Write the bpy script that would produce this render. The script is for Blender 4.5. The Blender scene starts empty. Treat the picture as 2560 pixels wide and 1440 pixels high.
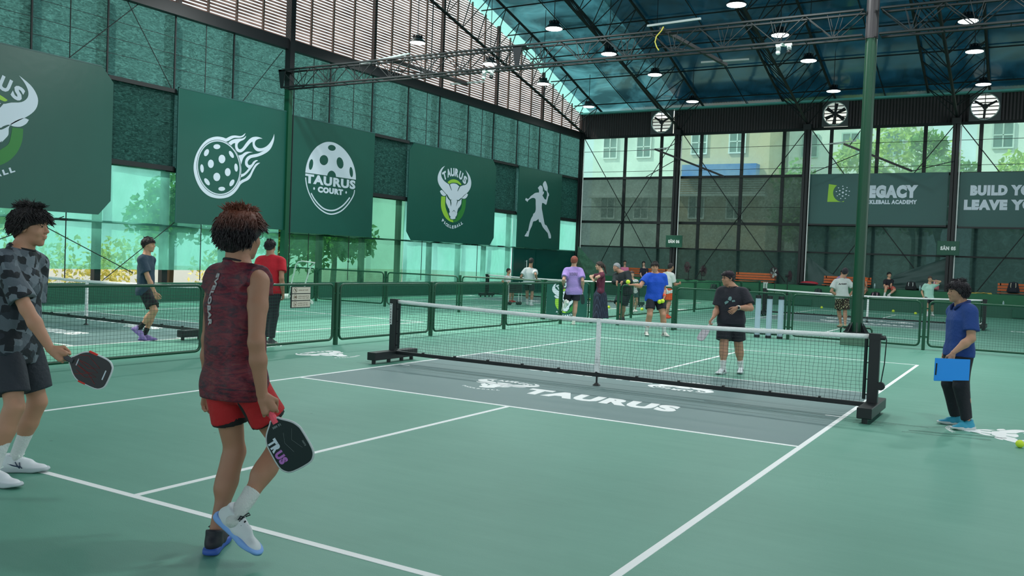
import bpy, bmesh, math, random
import numpy as np
from mathutils import Vector, Matrix
random.seed(7)
scene = bpy.context.scene
COL = scene.collection
PI = math.pi
# ------------------------------------------------------------------ camera
CAM = np.array([4.811, -10.244, 1.579]); YAW, PITCH, ROLL = 0.536966, -0.032736, 0.039407; FPX = 2211.45
_f = np.array([-math.sin(YAW)*math.cos(PITCH), math.cos(YAW)*math.cos(PITCH), math.sin(PITCH)])
_r = np.array([math.cos(YAW), math.sin(YAW), 0.0]); _u = np.cross(_r, _f)
CR = math.cos(ROLL)*_r + math.sin(ROLL)*_u; CU = -math.sin(ROLL)*_r + math.cos(ROLL)*_u; CF = _f
RH = Vector((math.cos(YAW), math.sin(YAW), 0)); FH = Vector((-math.sin(YAW), math.cos(YAW), 0)); UP = Vector((0, 0, 1))
cam_d = bpy.data.cameras.new('camera'); cam_d.sensor_width = 36; cam_d.lens = 36*FPX/2560; cam_d.clip_end = 300
cam = bpy.data.objects.new('camera', cam_d); COL.objects.link(cam)
cam.matrix_world = Matrix(((CR[0], CU[0], -CF[0], CAM[0]), (CR[1], CU[1], -CF[1], CAM[1]), (CR[2], CU[2], -CF[2], CAM[2]), (0, 0, 0, 1)))
scene.camera = cam
# ------------------------------------------------------------------ view, sky, sun
scene.view_settings.view_transform = 'Standard'; scene.view_settings.look = 'None'
scene.view_settings.exposure = EXPOSURE = 0.0; scene.view_settings.gamma = 1; scene.view_settings.use_curve_mapping = False
scene.cycles.use_denoising = True
scene.cycles.max_bounces = 8; scene.cycles.diffuse_bounces = 3; scene.cycles.glossy_bounces = 3
scene.cycles.transmission_bounces = 4; scene.cycles.transparent_max_bounces = 24
scene.cycles.caustics_reflective = False; scene.cycles.caustics_refractive = False
scene.cycles.sample_clamp_indirect = 6
world = bpy.data.worlds.new('world'); scene.world = world; world.use_nodes = True
wn = world.node_tree; bg = wn.nodes['Background']
bg.inputs['Color'].default_value = (0.80, 0.93, 0.96, 1); bg.inputs['Strength'].default_value = 1.25
def sun(rot, energy, col, ang=2):
    l = bpy.data.lights.new('sun', 'SUN'); l.energy = energy; l.color = col; l.angle = math.radians(ang)
    o = bpy.data.objects.new('sun', l); COL.objects.link(o)
    o.rotation_euler = Vector(rot).to_track_quat('-Z', 'Y').to_euler(); return o
sun((0.62, 0.34, -0.80), 4.6, (1.0, 0.95, 0.84))
def area(loc, size, energy, col=(0.95, 1, 0.98), sy=None, rot=(0, 0, 0)):
    l = bpy.data.lights.new('lamp_row_stand_in', 'AREA'); l.energy = energy; l.color = col; l.size = size
    if sy: l.shape = 'RECTANGLE'; l.size_y = sy
    o = bpy.data.objects.new('lamp_row_stand_in', l); COL.objects.link(o); o.location = loc; o.rotation_euler = rot; return o
# area lights standing in for unseen lamp rows over the near courts, power tuned
for x in (-12.5, -6.5, -0.5, 5.5):
    for y, e in ((-3, 215 if x > 0 else 120 if x > -3 else 30), (3, 80), (8, 340)): area((x, y, 8.9), 0.55, e)
# ------------------------------------------------------------------ materials
def lin(c):
    return tuple(((v/255.0+0.055)/1.055)**2.4 if v/255.0 > 0.04045 else v/255.0/12.92 for v in c)
def nn(t, k, **a):
    n = t.nodes.new(k)
    for q, v in a.items():
        if q in n.inputs: n.inputs[q].default_value = v
        else: setattr(n, q, v)
    return n
def mat(name, col, rough=0.6, metal=0.0, bump=0.0, bscale=60, var=0.0, vscale=4, emit=None, es=1, spec=0.5, sub=0, obj=True):
    m = bpy.data.materials.new(name); m.use_nodes = True; t = m.node_tree; b = t.nodes['Principled BSDF']
    c = lin(col) + (1,)
    b.inputs['Base Color'].default_value = c; b.inputs['Roughness'].default_value = rough; b.inputs['Metallic'].default_value = metal
    b.inputs['Specular IOR Level'].default_value = spec
    tc = nn(t, 'ShaderNodeTexCoord')
    if var:
        no = nn(t, 'ShaderNodeTexNoise', Scale=vscale, Detail=5.0); t.links.new(tc.outputs['Object'], no.inputs['Vector'])
        mx = nn(t, 'ShaderNodeMix', data_type='RGBA'); mx.inputs[6].default_value = tuple(v*(1-var) for v in c[:3])+(1,)
        mx.inputs[7].default_value = tuple(min(1, v*(1+var)) for v in c[:3])+(1,)
        t.links.new(no.outputs['Fac'], mx.inputs[0]); t.links.new(mx.outputs[2], b.inputs['Base Color'])
    if bump:
        n2 = nn(t, 'ShaderNodeTexNoise', Scale=bscale, Detail=4.0); t.links.new(tc.outputs['Object'], n2.inputs['Vector'])
        bp = nn(t, 'ShaderNodeBump', Strength=bump, Distance=0.02); t.links.new(n2.outputs['Fac'], bp.inputs['Height']); t.links.new(bp.outputs['Normal'], b.inputs['Normal'])
    if emit:
        b.inputs['Emission Color'].default_value = lin(emit)+(1,); b.inputs['Emission Strength'].default_value = es
    if sub:
        b.inputs['Subsurface Weight'].default_value = sub; b.inputs['Subsurface Radius'].default_value = (0.02, 0.008, 0.004); b.inputs['Subsurface Scale'].default_value = 1
    return m
def ramp(t, fac, stops, interp='LINEAR'):
    r = nn(t, 'ShaderNodeValToRGB'); r.color_ramp.interpolation = interp
    e = r.color_ramp.elements
    while len(e) < len(stops): e.new(0.5)
    for i, (p, c) in enumerate(stops): e[i].position = p; e[i].color = tuple(c)+(1,) if len(c) == 3 else c
    t.links.new(fac, r.inputs['Fac']); return r.outputs['Color']
def screen_mat(name, tint, cloth, see, crinkle=0.5, scale=9.0, stretch=(1, 1, 1), patch=0.0, refl=0.0):
    """woven shade mesh: lets part of the light straight through, scatters the rest"""
    m = bpy.data.materials.new(name); m.use_nodes = True; t = m.node_tree; t.nodes.clear()
    out = nn(t, 'ShaderNodeOutputMaterial'); tc = nn(t, 'ShaderNodeTexCoord'); mp = nn(t, 'ShaderNodeMapping'); mp.inputs['Scale'].default_value = stretch
    t.links.new(tc.outputs['Object'], mp.inputs['Vector'])
    no = nn(t, 'ShaderNodeTexNoise', Scale=scale, Detail=6.0, Roughness=0.65, Distortion=1.6); t.links.new(mp.outputs['Vector'], no.inputs['Vector'])
    n2 = nn(t, 'ShaderNodeTexNoise', Scale=0.55, Detail=3.0); t.links.new(tc.outputs['Object'], n2.inputs['Vector'])
    tr = nn(t, 'ShaderNodeBsdfTransparent'); tl = nn(t, 'ShaderNodeBsdfTranslucent'); df = nn(t, 'ShaderNodeBsdfDiffuse')
    tr.inputs['Color'].default_value = lin(tint)+(1,)
    c = lin(cloth)
    col = ramp(t, no.outputs['Fac'], [(0.30, tuple(v*(1-crinkle) for v in c)), (0.52, c), (0.72, tuple(min(1, v*(1+crinkle*1.6)) for v in c))])
    t.links.new(col, tl.inputs['Color']); t.links.new(col, df.inputs['Color'])
    bp = nn(t, 'ShaderNodeBump', Strength=0.6, Distance=0.05); t.links.new(no.outputs['Fac'], bp.inputs['Height']); t.links.new(bp.outputs['Normal'], df.inputs['Normal'])
    a = nn(t, 'ShaderNodeMixShader', Fac=0.4); t.links.new(tl.outputs[0], a.inputs[1]); t.links.new(df.outputs[0], a.inputs[2])
    b = nn(t, 'ShaderNodeMixShader'); t.links.new(a.outputs[0], b.inputs[1]); t.links.new(tr.outputs[0], b.inputs[2])
    r = nn(t, 'ShaderNodeMapRange'); r.inputs['From Min'].default_value = 0.35; r.inputs['From Max'].default_value = 0.65
    r.inputs['To Min'].default_value = max(0, see-patch); r.inputs['To Max'].default_value = min(1, see+patch)
    t.links.new(n2.outputs['Fac'], r.inputs['Value']); t.links.new(r.outputs[0], b.inputs['Fac']); t.links.new(b.outputs[0], out.inputs['Surface'])
    return m
# ------------------------------------------------------------------ object helpers
def tag(o, label=None, cat=None, group=None, kind=None):
    if label: o['label'] = label
    if cat: o['category'] = cat
    if group: o['group'] = group
    if kind: o['kind'] = kind
    return o
def empty(name, loc=(0, 0, 0), rz=0, **k):
    o = bpy.data.objects.new(name, None); COL.objects.link(o); o.location = loc; o.rotation_euler = (0, 0, rz); o.empty_display_size = 0.1
    return tag(o, **k)
def wloc(o):
    m = Matrix.Identity(4)
    while o:
        m = (Matrix.Translation(o.location) @ o.rotation_euler.to_matrix().to_4x4()) @ m; o = o.parent
    return m
def copy_tree(o, parent=None, **k):
    c = o.copy(); COL.objects.link(c); c.parent = parent
    for ch in list(o.children): copy_tree(ch, c)
    return tag(c, **k)
class MB:
    """collects shapes in world (or local) coordinates, builds ONE mesh object"""
    def __init__(s): s.v = []; s.f = []
    def add(s, vs, fs):
        n = len(s.v); s.v += [tuple(v) for v in vs]; s.f += [tuple(i+n for i in f) for f in fs]; return s
    def box(s, lo, hi):
        x0, y0, z0 = lo; x1, y1, z1 = hi
        return s.add([(x0, y0, z0), (x1, y0, z0), (x1, y1, z0), (x0, y1, z0), (x0, y0, z1), (x1, y0, z1), (x1, y1, z1), (x0, y1, z1)],
                     [(0, 3, 2, 1), (4, 5, 6, 7), (0, 1, 5, 4), (1, 2, 6, 5), (2, 3, 7, 6), (3, 0, 4, 7)])
    def bbox(s, lo, hi, b=0.01):
        """box with chamfered vertical and horizontal edges"""
        bm = bmesh.new(); bmesh.ops.create_cube(bm, size=1)
        for v in bm.verts: v.co = Vector([lo[i]+(v.co[i]+0.5)*(hi[i]-lo[i]) for i in range(3)])
        bmesh.ops.bevel(bm, geom=list(bm.edges), offset=b, segments=2, affect='EDGES', profile=0.5)
        bm.verts.index_update(); s.add([v.co for v in bm.verts], [[v.index for v in f.verts] for f in bm.faces]); bm.free(); return s
    def tube(s, p, q, r, n=8, r2=None, cap=True):
        p = Vector(p); q = Vector(q); d = (q-p)
        if d.length < 1e-6: return s
        d.normalize(); a = d.orthogonal().normalized()
        if abs(d.z) < 0.99: a = d.cross(UP).normalized()
        b = d.cross(a); r2 = r if r2 is None else r2; off = PI/n
        vs = [p+(a*math.cos(off+2*PI*i/n)+b*math.sin(off+2*PI*i/n))*r for i in range(n)]+[q+(a*math.cos(off+2*PI*i/n)+b*math.sin(off+2*PI*i/n))*r2 for i in range(n)]
        fs = [(i, (i+1) % n, n+(i+1) % n, n+i) for i in range(n)]
        if cap: fs += [tuple(range(n-1, -1, -1)), tuple(range(n, 2*n))]
        return s.add(vs, fs)
    def bar(s, p, q, w, h=None): return s.tube(p, q, w*0.7071, 4)
    def path(s, pts, r, n=6, closed=False):
        pts = [Vector(p) for p in pts]; N = len(pts); vs = []; prev = None
        for i, p in enumerate(pts):
            a = pts[(i-1) % N] if (closed or i) else p; b = pts[(i+1) % N] if (closed or i < N-1) else p
            d = (b-a).normalized()
            if prev is None: prev = d.cross(UP) if abs(d.z) < 0.95 else d.cross(Vector((1, 0, 0)))
            x = (prev-d*prev.dot(d)).normalized(); prev = x; y = d.cross(x)
            rr = r[i] if isinstance(r, (list, tuple)) else r
            vs += [p+(x*math.cos(2*PI*k/n)+y*math.sin(2*PI*k/n))*rr for k in range(n)]
        fs = []
        for i in range(N if closed else N-1):
            j = (i+1) % N
            fs += [(i*n+k, i*n+(k+1) % n, j*n+(k+1) % n, j*n+k) for k in range(n)]
        if not closed: fs += [tuple(range(n-1, -1, -1)), tuple((N-1)*n+k for k in range(n))]
        return s.add(vs, fs)
    def lathe(s, prof, c=(0, 0, 0), n=20, axis=None):
        M = Matrix.Identity(3) if axis is None else Vector(axis).to_track_quat('Z', 'Y').to_matrix()
        c = Vector(c); vs = []
        for (r, z) in prof: vs += [c+M @ Vector((r*math.cos(2*PI*k/n), r*math.sin(2*PI*k/n), z)) for k in range(n)]
        fs = [(i*n+k, i*n+(k+1) % n, (i+1)*n+(k+1) % n, (i+1)*n+k) for i in range(len(prof)-1) for k in range(n)]
        if prof[0][0] > 1e-4: fs.append(tuple(range(n-1, -1, -1)))
        if prof[-1][0] > 1e-4: fs.append(tuple((len(prof)-1)*n+k for k in range(n)))
        return s.add(vs, fs)
    def ball(s, c, r, n=12, m=8, sc=(1, 1, 1)):
        c = Vector(c); vs = []; fs = []
        for i in range(m+1):
            th = PI*i/m
            for k in range(n):
                vs.append(c+Vector((r*sc[0]*math.sin(th)*math.cos(2*PI*k/n), r*sc[1]*math.sin(th)*math.sin(2*PI*k/n), r*sc[2]*math.cos(th))))
        for i in range(m): fs += [(i*n+k, (i+1)*n+k, (i+1)*n+(k+1) % n, i*n+(k+1) % n) for k in range(n)]
        return s.add(vs, fs)
    def poly(s, pts, o, ax, ay, th, holes=()):
        """flat outline -> thin solid plate; o origin, ax/ay axes, th thickness along ax x ay"""
        from mathutils.geometry import tessellate_polygon
        o = Vector(o); ax = Vector(ax); ay = Vector(ay); nz = ax.cross(ay).normalized()*th
        loops = [list(pts)]+[list(h) for h in holes]; flat = [p for l in loops for p in l]
        tris = tessellate_polygon([[Vector((p[0], p[1], 0)) for p in l] for l in loops])
        B = [o+ax*p[0]+ay*p[1] for p in flat]; n = len(B); vs = B+[b+nz for b in B]; fs = []
        for t in tris:
            a, b, c = [flat[i] for i in t]
            if (b[0]-a[0])*(c[1]-a[1])-(b[1]-a[1])*(c[0]-a[0]) < 0: t = t[::-1]
            fs.append(tuple(i+n for i in t)); fs.append(tuple(t[::-1]))
        k = 0
        for l in loops:
            m = len(l); ar = sum(l[i][0]*l[(i+1) % m][1]-l[(i+1) % m][0]*l[i][1] for i in range(m))
            for i in range(m):
                a, b = k+i, k+(i+1) % m
                fs.append((a, b, b+n, a+n) if ar > 0 else (b, a, a+n, b+n))
            k += m
        return s.add(vs, fs)
    def build(s, name, material, parent=None, smooth=False, local=False, **k):
        me = bpy.data.meshes.new(name); vs = np.array(s.v, dtype=float).reshape(-1, 3)
        if parent is not None and not local:
            Mi = np.array(wloc(parent).inverted()); vs = vs @ Mi[:3, :3].T + Mi[:3, 3]
        elif parent is None and not local and len(vs):
            c = (vs.min(0)+vs.max(0))/2; c[2] = vs[:, 2].min(); vs = vs-c
        me.from_pydata(vs.tolist(), [], s.f); me.update()
        o = bpy.data.objects.new(name, me); COL.objects.link(o); me.materials.append(material)
        if parent is not None: o.parent = parent
        elif not local and len(vs): o.location = c
        if smooth:
            for p in me.polygons: p.use_smooth = True
        return tag(o, **k)
def bezier_like(pts, n=6, closed=True):
    """Catmull-Rom smoothing of an outline"""
    N = len(pts); out = []
    for i in range(N if closed else N-1):
        p0, p1, p2, p3 = [np.array(pts[(i+k) % N if closed else min(max(i+k, 0), N-1)]) for k in (-1, 0, 1, 2)]
        a, b = p1-p0, p2-p1; c = p3-p2
        def ang(u, v):
            d = np.linalg.norm(u)*np.linalg.norm(v); return 1 if d < 1e-9 else float(u@v)/d
        m1 = (p2-p0)/2 if ang(a, b) > 0.35 else b*0.9; m2 = (p3-p1)/2 if ang(b, c) > 0.35 else b*0.9
        for k in range(n):
            t = k/n; out.append(tuple((2*t**3-3*t**2+1)*p1+(t**3-2*t**2+t)*m1+(-2*t**3+3*t**2)*p2+(t**3-t**2)*m2))
    if not closed: out.append(tuple(pts[-1]))
    return out
def stroke(pts, w):
    P = [np.array(p) for p in pts]; L = []; R = []
    for i, p in enumerate(P):
        a = P[max(i-1, 0)]; b = P[min(i+1, len(P)-1)]; d = (b-a)/np.linalg.norm(b-a); n = np.array([-d[1], d[0]])*w/2
        L.append(tuple(p+n)); R.append(tuple(p-n))
    return L+R[::-1]
_fcache = {}
def glyphs(txt, bold=0.02, sx=1.0):
    """text in Blender's built-in font -> (verts, faces, width) in units of cap height"""
    key = (txt, bold, sx)
    if key in _fcache: return _fcache[key]
    cu = bpy.data.curves.new('t', 'FONT'); cu.body = txt; cu.size = 1; cu.offset = bold; cu.extrude = 0.5; cu.resolution_u = 3; cu.space_character = 1.0+bold*2.2
    o = bpy.data.objects.new('t', cu); COL.objects.link(o); dg = bpy.context.evaluated_depsgraph_get(); dg.update()
    me = bpy.data.meshes.new_from_object(o.evaluated_get(dg)); vs = [tuple(v.co) for v in me.vertices]; fs = [tuple(p.vertices) for p in me.polygons]
    bpy.data.objects.remove(o); bpy.data.meshes.remove(me)
    if vs:
        xs = [v[0] for v in vs]; h = 0.73; x0 = min(xs); w = (max(xs)-x0)/h*sx
        vs = [((x-x0)/h*sx, y/h, z) for x, y, z in vs]
    else: w = 0.4
    _fcache[key] = (vs, fs, w); return _fcache[key]
def text(mb, txt, o, ax, ay, h, width=None, th=0.004, bold=0.045, align='l', slant=0.0):
    """ax, ay unit vectors; h cap height; width = forced total width"""
    vs, fs, w = glyphs(txt, bold); k = (width/(w*h)) if width else 1.0
    o = Vector(o); ax = Vector(ax); ay = Vector(ay); az = ax.cross(ay); W = w*h*k
    sh = {'l': 0, 'c': -W/2, 'r': -W}[align]
    mb.add([o+ax*(v[0]*h*k+sh+v[1]*h*slant)+ay*v[1]*h+az*(v[2]+0.5)*th for v in vs], fs); return W

# ---- banner artwork outlines, metres on the wall
BULL={'W':[(-0.749,1.221),(-0.944,1.127),(-1.107,0.965),(-1.205,0.782),(-1.209,0.609),(-1.125,0.458),(-0.968,0.328),(-0.734,0.188),(-0.577,0.099),(-0.572,0.026),(-0.583,-0.209),(-0.471,-0.362),(-0.332,-0.543),(-0.338,-0.691),(-0.239,-0.779),(-0.135,-0.797),(0.046,-0.786),(0.175,-0.754),(0.247,-0.639),(0.265,-0.518),(0.462,-0.28),(0.519,-0.185),(0.534,-0.004),(0.702,0.13),(0.988,0.32),(1.156,0.502),(1.209,0.705),(1.152,0.883),(1.009,1.051),(0.737,1.219),(0.884,1.053),(0.966,0.88),(0.944,0.726),(0.805,0.607),(0.566,0.555),(0.357,0.491),(0.141,0.567),(-0.043,0.582),(-0.248,0.554),(-0.384,0.506),(-0.658,0.575),(-0.839,0.659),(-0.962,0.778),(-0.99,0.905),(-0.914,1.058)],
'nose':[(0.143,-0.816),(0.107,-0.851),(0.009,-0.877),(-0.112,-0.885),(-0.212,-0.87),(-0.251,-0.839),(-0.216,-0.804),(-0.119,-0.778),(0.002,-0.77),(0.103,-0.785)],
'earl':[(-1.033,0.177),(-0.913,0.237),(-0.758,0.172),(-0.591,0.078),(-0.638,0.033),(-0.773,0.016),(-0.927,0.07)],
'earr':[(0.994,0.221),(0.873,0.244),(0.7,0.16),(0.557,0.052),(0.613,0.014),(0.79,0.028),(0.93,0.118)],
'gl':[(-0.922,-0.016),(-0.924,-0.38),(-0.808,-0.634),(-0.582,-0.853),(-0.278,-0.983),(-0.007,-1.012),(-0.049,-0.916),(-0.258,-0.887),(-0.398,-0.71),(-0.564,-0.5),(-0.637,-0.301),(-0.636,-0.002)],
'gr':[(-0.007,-1.012),(0.242,-0.968),(0.524,-0.817),(0.723,-0.593),(0.84,-0.313),(0.863,-0.008),(0.604,-0.016),(0.575,-0.226),(0.514,-0.426),(0.323,-0.589),(0.255,-0.758),(0.131,-0.876),(-0.049,-0.916)],
'gt':[(-0.517,0.588),(-0.334,0.693),(-0.079,0.748),(0.183,0.728),(0.373,0.657),(0.483,0.598),(0.406,0.555),(0.191,0.61),(-0.045,0.615),(-0.25,0.589),(-0.401,0.534)],
's1':[(-0.414,0.504),(-0.364,0.52),(-0.211,0.298),(-0.242,0.295)],
's2':[(0.315,0.487),(0.389,0.5),(0.233,0.295),(0.201,0.298)],
's3':[(-0.592,0.095),(-0.52,0.084),(-0.401,-0.018),(-0.283,-0.097),(-0.16,-0.088),(-0.271,-0.132),(-0.354,-0.121),(-0.492,-0.04)],
's4':[(0.558,0.034),(0.494,0.029),(0.391,-0.021),(0.33,-0.065),(0.121,-0.078),(0.291,-0.107),(0.385,-0.087)],
's5':[(-0.312,-0.135),(-0.251,-0.124),(-0.202,-0.239),(-0.224,-0.374)],
's6':[(0.279,-0.093),(0.217,-0.103),(0.149,-0.347),(0.214,-0.223)],
's7':[(-0.414,-0.461),(-0.363,-0.457),(-0.291,-0.623),(-0.341,-0.632)],
's8':[(0.371,-0.361),(0.292,-0.442),(0.228,-0.601),(0.281,-0.604)],
'T':[(-0.75,0.842),(-0.465,0.98),(-0.192,1.038),(0.11,1.039),(0.422,0.961),(0.727,0.811)],
'P':[(-0.746,-0.98),(-0.62,-1.055),(-0.489,-1.118),(-0.353,-1.164),(-0.197,-1.191),(-0.031,-1.201),(0.15,-1.173),(0.305,-1.129),(0.46,-1.067),(0.616,-1.001)]}
FLAME={'P1':[(7.882,4.8),(7.763,4.815),(7.569,4.811),(7.379,4.762),(7.193,4.668),(7.03,4.517),(6.889,4.318),(6.795,4.112),(6.753,3.897),(6.762,3.718),(6.823,3.528),(6.931,3.343),(7.076,3.189),(7.286,3.069),(7.517,3.019),(7.769,3.023),(8.023,3.082),(8.219,3.193),(8.375,3.348),(8.472,3.484),(8.531,3.537),(8.632,3.595),(8.775,3.664),(8.876,3.763),(8.974,3.95),(9.094,4.125),(9.24,4.238),(9.133,4.218),(9.03,4.15),(8.929,4.01),(8.851,3.873),(8.75,3.766),(8.649,3.692),(8.528,3.64),(8.448,3.577),(8.474,3.691),(8.495,3.852),(8.494,3.995),(8.457,4.15),(8.39,4.3),(8.294,4.447),(8.148,4.57),(8.046,4.635),(7.885,4.715),(7.963,4.733),(8.08,4.804),(8.198,4.859),(8.359,4.881),(8.48,4.913),(8.57,4.973),(8.618,5.06),(8.498,4.971),(8.397,4.941),(8.235,4.935),(8.096,4.908),(7.978,4.852)],
'F2':[(7.965,4.671),(8.061,4.754),(8.199,4.82),(8.359,4.857),(8.501,4.885),(8.582,4.927),(8.646,4.984),(8.623,4.917),(8.554,4.852),(8.443,4.798),(8.364,4.74),(8.326,4.671),(8.339,4.594),(8.391,4.546),(8.472,4.564),(8.552,4.637),(8.65,4.762),(8.77,4.889),(8.892,4.97),(9.039,5.01),(9.188,5.011),(9.307,4.987),(9.168,4.963),(9.043,4.902),(8.994,4.807),(9.028,4.731),(9.137,4.68),(9.286,4.691),(9.457,4.762),(9.605,4.888),(9.73,5.069),(9.78,5.195),(9.786,5.06),(9.748,4.906),(9.655,4.73),(9.507,4.596),(9.295,4.48),(9.084,4.398),(8.875,4.341),(8.773,4.265),(8.734,4.181),(8.779,4.114),(8.882,4.141),(8.963,4.239),(9.066,4.299),(9.151,4.301),(9.048,4.233),(8.967,4.127),(8.846,3.985),(8.726,3.86),(8.605,3.768),(8.468,3.706),(8.481,3.795),(8.602,3.847),(8.702,3.929),(8.782,4.018),(8.698,4.057),(8.639,4.122),(8.639,4.234),(8.697,4.337),(8.809,4.414),(8.975,4.466),(9.164,4.521),(9.396,4.64),(9.247,4.589),(9.098,4.578),(8.99,4.629),(8.923,4.717),(8.904,4.843),(8.816,4.783),(8.696,4.656),(8.576,4.529),(8.456,4.459),(8.333,4.467),(8.26,4.529),(8.231,4.612),(8.233,4.714),(8.144,4.679),(8.057,4.613)],
'F3':[(8.358,4.352),(8.499,4.4),(8.599,4.468),(8.722,4.515),(8.931,4.525),(8.785,4.483),(8.663,4.412),(8.564,4.305),(8.508,4.171),(8.474,4.072),(8.424,4.209)],
'd0':[(7.682,4.532),(7.666,4.493),(7.62,4.461),(7.557,4.443),(7.494,4.445),(7.447,4.465),(7.429,4.499),(7.444,4.537),(7.489,4.569),(7.552,4.587),(7.616,4.586),(7.664,4.566)],
'd1':[(7.26,4.278),(7.223,4.228),(7.177,4.196),(7.134,4.191),(7.105,4.214),(7.098,4.259),(7.115,4.314),(7.152,4.365),(7.198,4.397),(7.241,4.402),(7.27,4.379),(7.277,4.334)],
'd2':[(8.16,4.389),(8.192,4.338),(8.2,4.291),(8.182,4.262),(8.142,4.258),(8.092,4.28),(8.045,4.322),(8.013,4.373),(8.005,4.419),(8.023,4.449),(8.062,4.453),(8.112,4.431)],
'd3':[(7.88,4.193),(7.865,4.128),(7.82,4.076),(7.758,4.052),(7.694,4.062),(7.646,4.103),(7.627,4.164),(7.642,4.229),(7.686,4.28),(7.748,4.305),(7.812,4.296),(7.861,4.255)],
'd4':[(7.463,4.006),(7.451,3.943),(7.413,3.894),(7.359,3.872),(7.305,3.883),(7.264,3.923),(7.247,3.982),(7.26,4.044),(7.297,4.094),(7.351,4.116),(7.405,4.106),(7.447,4.066)],
'd5':[(7.107,3.837),(7.107,3.776),(7.091,3.728),(7.062,3.707),(7.028,3.717),(6.999,3.757),(6.982,3.815),(6.982,3.876),(6.998,3.923),(7.027,3.945),(7.061,3.935),(7.09,3.895)],
'd6':[(8.361,3.998),(8.361,3.936),(8.343,3.887),(8.313,3.865),(8.277,3.876),(8.247,3.916),(8.229,3.974),(8.228,4.036),(8.246,4.084),(8.276,4.107),(8.312,4.096),(8.343,4.057)],
'd7':[(8.091,3.831),(8.079,3.769),(8.041,3.721),(7.987,3.699),(7.932,3.71),(7.891,3.75),(7.874,3.808),(7.886,3.869),(7.924,3.917),(7.978,3.939),(8.033,3.929),(8.074,3.889)],
'd8':[(7.711,3.65),(7.696,3.586),(7.651,3.537),(7.588,3.514),(7.524,3.525),(7.476,3.565),(7.457,3.625),(7.472,3.688),(7.517,3.737),(7.58,3.76),(7.644,3.75),(7.692,3.71)],
'd9':[(7.293,3.501),(7.329,3.451),(7.34,3.404),(7.323,3.373),(7.282,3.365),(7.229,3.384),(7.178,3.423),(7.142,3.473),(7.131,3.52),(7.148,3.551),(7.188,3.559),(7.241,3.54)],
'd10':[(8.22,3.494),(8.177,3.445),(8.127,3.415),(8.085,3.413),(8.06,3.439),(8.061,3.486),(8.086,3.541),(8.129,3.59),(8.179,3.62),(8.221,3.622),(8.246,3.597),(8.245,3.55)],
'd11':[(7.906,3.318),(7.89,3.285),(7.844,3.259),(7.781,3.245),(7.717,3.248),(7.67,3.266),(7.652,3.296),(7.668,3.328),(7.713,3.355),(7.776,3.369),(7.84,3.366),(7.887,3.348)]}
TCOURT={'dome':[(11.196,4.139),(11.222,4.329),(11.305,4.567),(11.457,4.816),(11.692,5.048),(11.991,5.213),(12.27,5.285),(12.586,5.282),(12.913,5.185),(13.189,5.028),(13.41,4.832),(13.575,4.586),(13.663,4.35),(13.689,4.147),(12.669,4.148),(12.636,4.244),(12.545,4.315),(12.429,4.332),(12.317,4.287),(12.249,4.205),(12.232,4.144)],
'h0':[(12.605,5.097),(12.575,5.054),(12.513,5.02),(12.431,5.003),(12.346,5.004),(12.275,5.025),(12.231,5.061),(12.223,5.104),(12.252,5.147),(12.314,5.181),(12.395,5.199),(12.48,5.197),(12.552,5.177),(12.597,5.141)],
'h1':[(12.259,4.668),(12.241,4.591),(12.185,4.525),(12.102,4.482),(12.009,4.472),(11.924,4.495),(11.863,4.548),(11.839,4.62),(11.856,4.696),(11.911,4.762),(11.994,4.805),(12.087,4.816),(12.173,4.793),(12.234,4.74)],
'h2':[(13.011,4.683),(13.025,4.597),(13.003,4.519),(12.951,4.466),(12.877,4.447),(12.797,4.467),(12.727,4.52),(12.681,4.597),(12.667,4.683),(12.688,4.76),(12.74,4.813),(12.813,4.832),(12.893,4.814),(12.963,4.76)],
'h3':[(11.544,4.431),(11.522,4.352),(11.486,4.288),(11.442,4.253),(11.399,4.253),(11.365,4.287),(11.348,4.35),(11.35,4.429),(11.372,4.508),(11.408,4.571),(11.452,4.607),(11.495,4.608),(11.529,4.573),(11.546,4.51)],
'h4':[(13.522,4.403),(13.529,4.324),(13.517,4.257),(13.488,4.217),(13.448,4.21),(13.405,4.238),(13.367,4.296),(13.342,4.371),(13.335,4.45),(13.347,4.516),(13.375,4.557),(13.415,4.564),(13.459,4.536),(13.497,4.479)],
'a1':[(11.219,3.984),(11.26,3.778),(11.365,3.538),(11.538,3.302),(11.753,3.105),(12.039,2.949),(12.326,2.869),(12.614,2.878),(12.96,2.991),(13.249,3.192),(13.479,3.433),(13.607,3.628),(13.636,3.784)],
'a2':[(11.494,3.491),(11.633,3.329),(11.833,3.169),(12.092,3.031),(12.378,2.982),(12.665,3.011),(12.953,3.131),(13.184,3.289),(13.4,3.499)],
't':[(11.197,4.097),(11.21,3.812),(13.675,4.115),(13.689,3.84)],
'c':[(11.808,3.732),(11.816,3.557),(13.042,3.752),(13.05,3.582)],
'dt':[(11.626,3.657),(13.205,3.659)]}
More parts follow.
